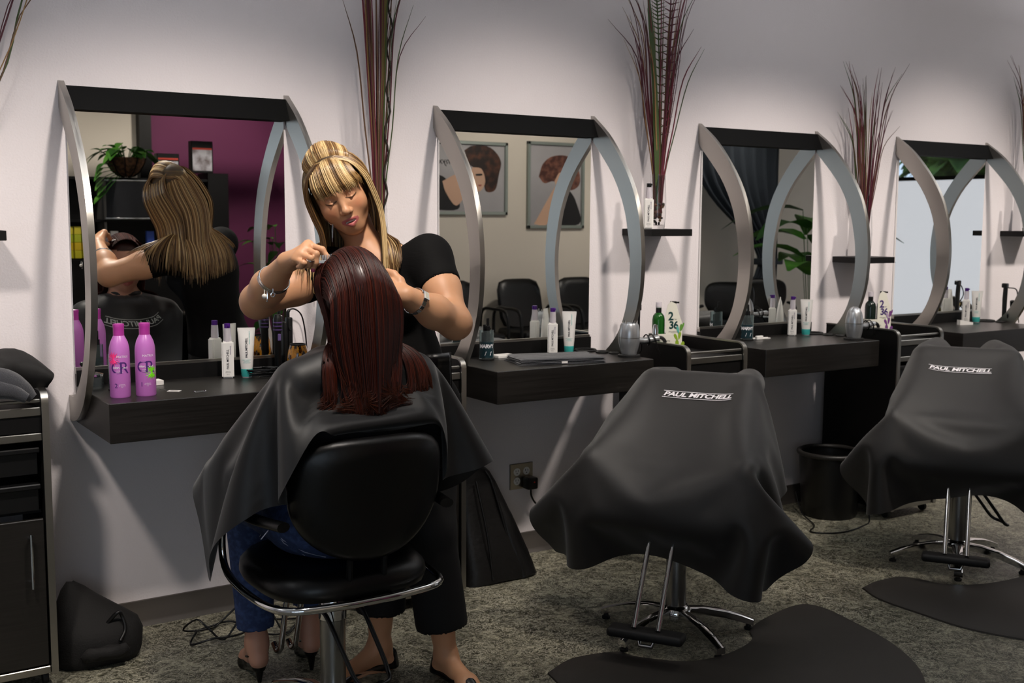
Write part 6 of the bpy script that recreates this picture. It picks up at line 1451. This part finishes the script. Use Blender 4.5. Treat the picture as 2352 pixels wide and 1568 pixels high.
# colour bar unit with products
t = thing('display_unit', 'black product display unit with chrome bands against the plum wall', 'display unit', (1.8, -5.35, 0))
MB().box(-.72, .62, -.2, .0, 0, 1.05).build('lower_cabinet', M_BLK, t); MB().box(.45, .62, -.22, .04, 1.05, 1.76).build('end_cabinet', M_BLK, t); MB().box(-.72, .45, -.22, -.2, 1.05, 1.70).build('back_board', M_BLK, t)
for z in (1.05, 1.36, 1.69): MB().box(-.72, .45, -.2, .03, z, z+.02).build('shelf_board', M_BLK, t)
for s in (-.38, .22): MB().box(s, s+.02, -.2, .03, 1.07, 1.69).build('divider', mat('grey_divider', '#55524e', .4), t)
V = []
for i in range(17):
    a = -1.1+2.2*i/16; V.append([(-.08+.3*math.sin(a)/math.sin(1.1)*.95, -.05+.16*math.cos(a), z) for z in (1.4, 1.68)])
MB().grid(np.array(V)).build('curved_panel', mat('satin_black', '#15171b', .3), t, smooth=60)
for z in (1.39, 1.685): MB().tube(np.array([(q[0][0], q[0][1]+.004, z) for q in V]), .008, 6).build('chrome_band', M_CHROME, t, smooth=60)
for sx in (-.2, -.14): MB().tube([(sx, .02, .45), (sx, .02, .85)], .006, 6).build('handle', M_CHROME, t)
PCOL = ['#c9c01e', '#d9b81a', '#b9c22a', '#e0cf3a']
for j in range(2):
    for r in range(4):
        for c in range(3):
            x_ = (.27 if j else -.66)+c*.06; MB().box(0, .05, 0, .05, 0, .06, .002, 1).build('product_box', mat('box_yellow_%d' % (r % 4), PCOL[r % 4], .5), loc=(1.8+x_, -5.40, 1.08+r*.062+(.30 if r > 3 else 0)), label='yellow product box in '+['lowest', 'second', 'third', 'top'][r]+' row, '+['left', 'middle', 'right'][c]+' column of the '+('right' if j else 'left')+' display bay', cat='box', group='yellow product boxes on the display unit')
for j, (bx, col) in enumerate(((-.02, '#2a4aa0'), (.09, '#c9c9c4'), (-.3, '#b0aca8'))):
    MB().box(-.03, .03, -.02, .02, 0, .22, .003, 1).build('hair_colour_box', mat('colour_box_%d' % j, col, .5), loc=(1.8+bx, -5.36, 1.07), label=['blue', 'white', 'pale grey'][j]+' tall box on the display unit middle shelf', cat='box')
for j, (bx, col) in enumerate(((.12, 0), (.40, 1))):
    t = thing('product_poster_box', ['dark display box with red print left of the cabinet top', 'large dark display box standing on the end cabinet'][j], 'display box', (1.83+bx, -5.42, 1.711 if j == 0 else 1.761))
    MB().box(-.09, .09, -.04, .04, 0, .26 if j else .2, .004, 1).build('box', M_BLK, t); MB().box(-.08, .08, .04, .0405, .02, .19 if j else .14).build('print', mat('box_print', '#a8a6ac', .5, mix=('#4a3a38', (9, 9, 9), .4, .6)), t); MB().box(-.08, .08, .0405, .041, .19 if j else .15, .205 if j else .165).build('red_strip', mat('red_strip', '#b03522', .5), t)
# pothos in a woven basket
M_LEAFG = mat('leaf_green', '#3f7a26', .45, mix=('#64a03c', (9, 9, 9), .4, .7)); M_LEAFD = mat('leaf_dark', '#2a5a1c', .45)
def leaf(p, d, L, w_, droop=.3, n=6):
    d = np.asarray(d, float); d /= np.linalg.norm(d); up = np.array([0, 0, 1.]); s = np.cross(d, up); s /= np.linalg.norm(s)+1e-9; nn = np.cross(s, d); rows = []
    for i in range(n+1):
        t_ = i/n; c = np.asarray(p)+d*L*t_-up*droop*L*t_*t_; ww = w_*math.sin(math.pi*(t_*.92+.04)**.75); rows.append([c-s*ww+nn*ww*.25, c, c+s*ww+nn*ww*.25])
    return np.array(rows)
def plant(name, label, loc, base, leaves, group=None):
    t = thing(name, label, 'plant', loc, 0, group); base(t); st = MB()
    for i, (p, d, L, w_, dr) in enumerate(leaves):
        MB().grid(leaf(p, d, L, w_, dr)).build('leaf', M_LEAFG if i % 3 else M_LEAFD, t, smooth=60)
        st.tube(catmull([(0, 0, loc[2]*0+.05), tuple(np.array(p)*.6+np.array([0, 0, .03])), tuple(p)], 4), .003, 5)
    st.build('stems', M_LEAFD, t, smooth=60); return t
rr = random.Random(2)
def basket(t):
    MB().lathe([(0, 0), (.06, .01), (.11, .05), (.145, .11), (.155, .15), (.145, .15), (.1, .08), (0, .06)], n=28, cap=False).build('basket', mat('coir_basket', '#5a3a20', .85, mix=('#2e1d10', (40, 40, 40), .4, .6)), t, smooth=50)
    for q in range(10):
        a = q*.628; MB().tube([((r+.004)*math.cos(a), (r+.004)*math.sin(a), z) for r, z in ((.02, .0), (.06, .008), (.11, .048), (.145, .108), (.156, .15))], .004, 6).build('basket_rib', M_BLK, t, smooth=60)
lv = []
for i in range(42):
    a = rr.random()*6.28; r = .05+.14*rr.random(); lv.append(((r*math.cos(a), r*math.sin(a), .15+.12*rr.random()*(1-r/.25)+.02), (math.cos(a), math.sin(a), rr.uniform(-.5, .5)), rr.uniform(.08, .13), rr.uniform(.03, .045), .4))
for i in range(8):
    a = 2.6+.3*rr.random(); lv.append(((.2*math.cos(a)-.02*rr.random(), .1, .1-.035*i), (math.cos(a), .4, -.6), .09, .035, .3))
plant('potted_pothos', 'trailing green pothos in a brown basket on the display unit', (1.60, -5.32, 1.712), basket, lv)
def pot(t): MB().lathe([(0, 0), (.12, 0), (.15, .28), (.14, .28), (.12, .24), (0, .24)], n=28, cap=False).build('pot', M_PLAST, t, smooth=50)
lv = []
for i in range(60):
    a = rr.random()*6.28; h = .4+.95*rr.random(); r = .05+.22*rr.random(); lv.append(((r*math.cos(a), r*math.sin(a), h), (math.cos(a), math.sin(a), rr.uniform(-.1, .6)), rr.uniform(.12, .2), rr.uniform(.03, .05), .5))
plant('leafy_floor_plant', 'tall leafy green plant beside the display unit', (2.72, -4.95, 0), pot, lv)
lv = []
for i in range(13):
    a = i*2.4+.3; h = .9+.07*i*.7; lv.append(((.1*math.cos(a), .1*math.sin(a), h), (math.cos(a), math.sin(a), .75-.04*i), .70, .14, .5))
plant('broad_leaf_plant', 'plant with long broad leaves near the dark curtain', (6.6, -2.75, 0), pot, lv)
# curtain tied back, with a dark cabinet and dryer chairs
M_CURT = mat('slate_curtain', '#2c333b', .8, bump=((60, 60, 4), .3, .004))
t = thing('tied_curtain', 'dark slate curtain tied back at the far side', 'curtain', (6.62, -3.9, 0)); V = []
for i in range(60):
    u_ = i/59; row = []
    for j in range(30):
        v_ = j/29; z = 2.75*(1-v_)+.02; tie = math.exp(-((z-1.0)/.55)**2); wdt = 1.15*(1-.78*tie); x_ = .75-(1-u_)*wdt; row.append((x_, .05*math.sin(u_*50)*(1-.4*tie), z))
    V.append(row)
MB().grid(np.array(V)).build('drape', M_CURT, t, smooth=180); MB().box(.48, .78, -.06, .06, .98, 1.04, .01, 2).build('tie_band', M_CURT, t); MB().tube([(-.6, 0, 2.78), (.95, 0, 2.78)], .015, 8).build('curtain_rod', M_BLK, t)
t = thing('dark_wardrobe', 'tall black cabinet with a patterned panel on the far wall', 'cabinet', (6.15, YB+.001, 0))
MB().box(-.35, .2, 0, .3, 0, 1.95).build('body', M_BLK, t); MB().box(-.28, .05, .301, .304, 1.15, 1.55).build('patterned_panel', mat('speckled_panel', '#b5ae9a', .6, mix=('#1b1917', (16, 16, 16), .45, .55)), t)
for i, (x, y, rz) in enumerate(((6.05, -3.2, -2.3), (6.75, -3.45, -2.4))):
    t = thing('salon_chair', ['empty black salon chair before the dark cabinet', 'empty black salon chair beside the slate curtain'][i], 'chair', (x, y, 0), rz, 'salon chairs on the far side'); chair_parts(t, .3, 1.0, False)
# trees outside the far window
M_TREE = mat('tree_foliage', '#2c4a1c', .8, mix=('#6d8f3c', (4, 4, 4), .4, .65))
for i, (x, y, z, r) in enumerate(((12.5, -5.3, 2.4, .8), (12.8, -2.9, 2.5, .8), (12.4, -.5, 2.3, .8), (16.0, -4.3, 3.0, 1.2), (16.2, -.9, 2.8, 1.2))):
    t = thing('tree', ['leftmost near tree', 'middle near tree', 'rightmost near tree', 'left distant tree', 'right distant tree'][i]+' outside the far window', 'tree', (x, y, 0), 0, 'trees outside the window'); m_ = MB(); rr2 = random.Random(i)
    for j in range(1500):
        a, b_ = rr2.random()*6.28, math.acos(rr2.uniform(-1, 1)); q = np.array([math.sin(b_)*math.cos(a), math.sin(b_)*math.sin(a), math.cos(b_)])*r*(.7+.3*rr2.random())+np.array([0, 0, z]); d_ = np.array([rr2.uniform(-1, 1) for _ in range(3)]); m_.grid(leaf(q, d_, .42, .14, .2, 2))
    m_.build('crown', M_TREE, t, smooth=0, kind='stuff'); MB().tube([(0, 0, 0), (0, 0, z)], [.16, .1], 10).build('trunk', mat('bark', '#3a2c20', .9), t)
MB().box(X1+.1, X1+8, -9, 4, -.12, -.02).build('outside_ground', mat('outside_paving', '#8a8a86', .9), kind='structure', label='pale paving outside the far window')
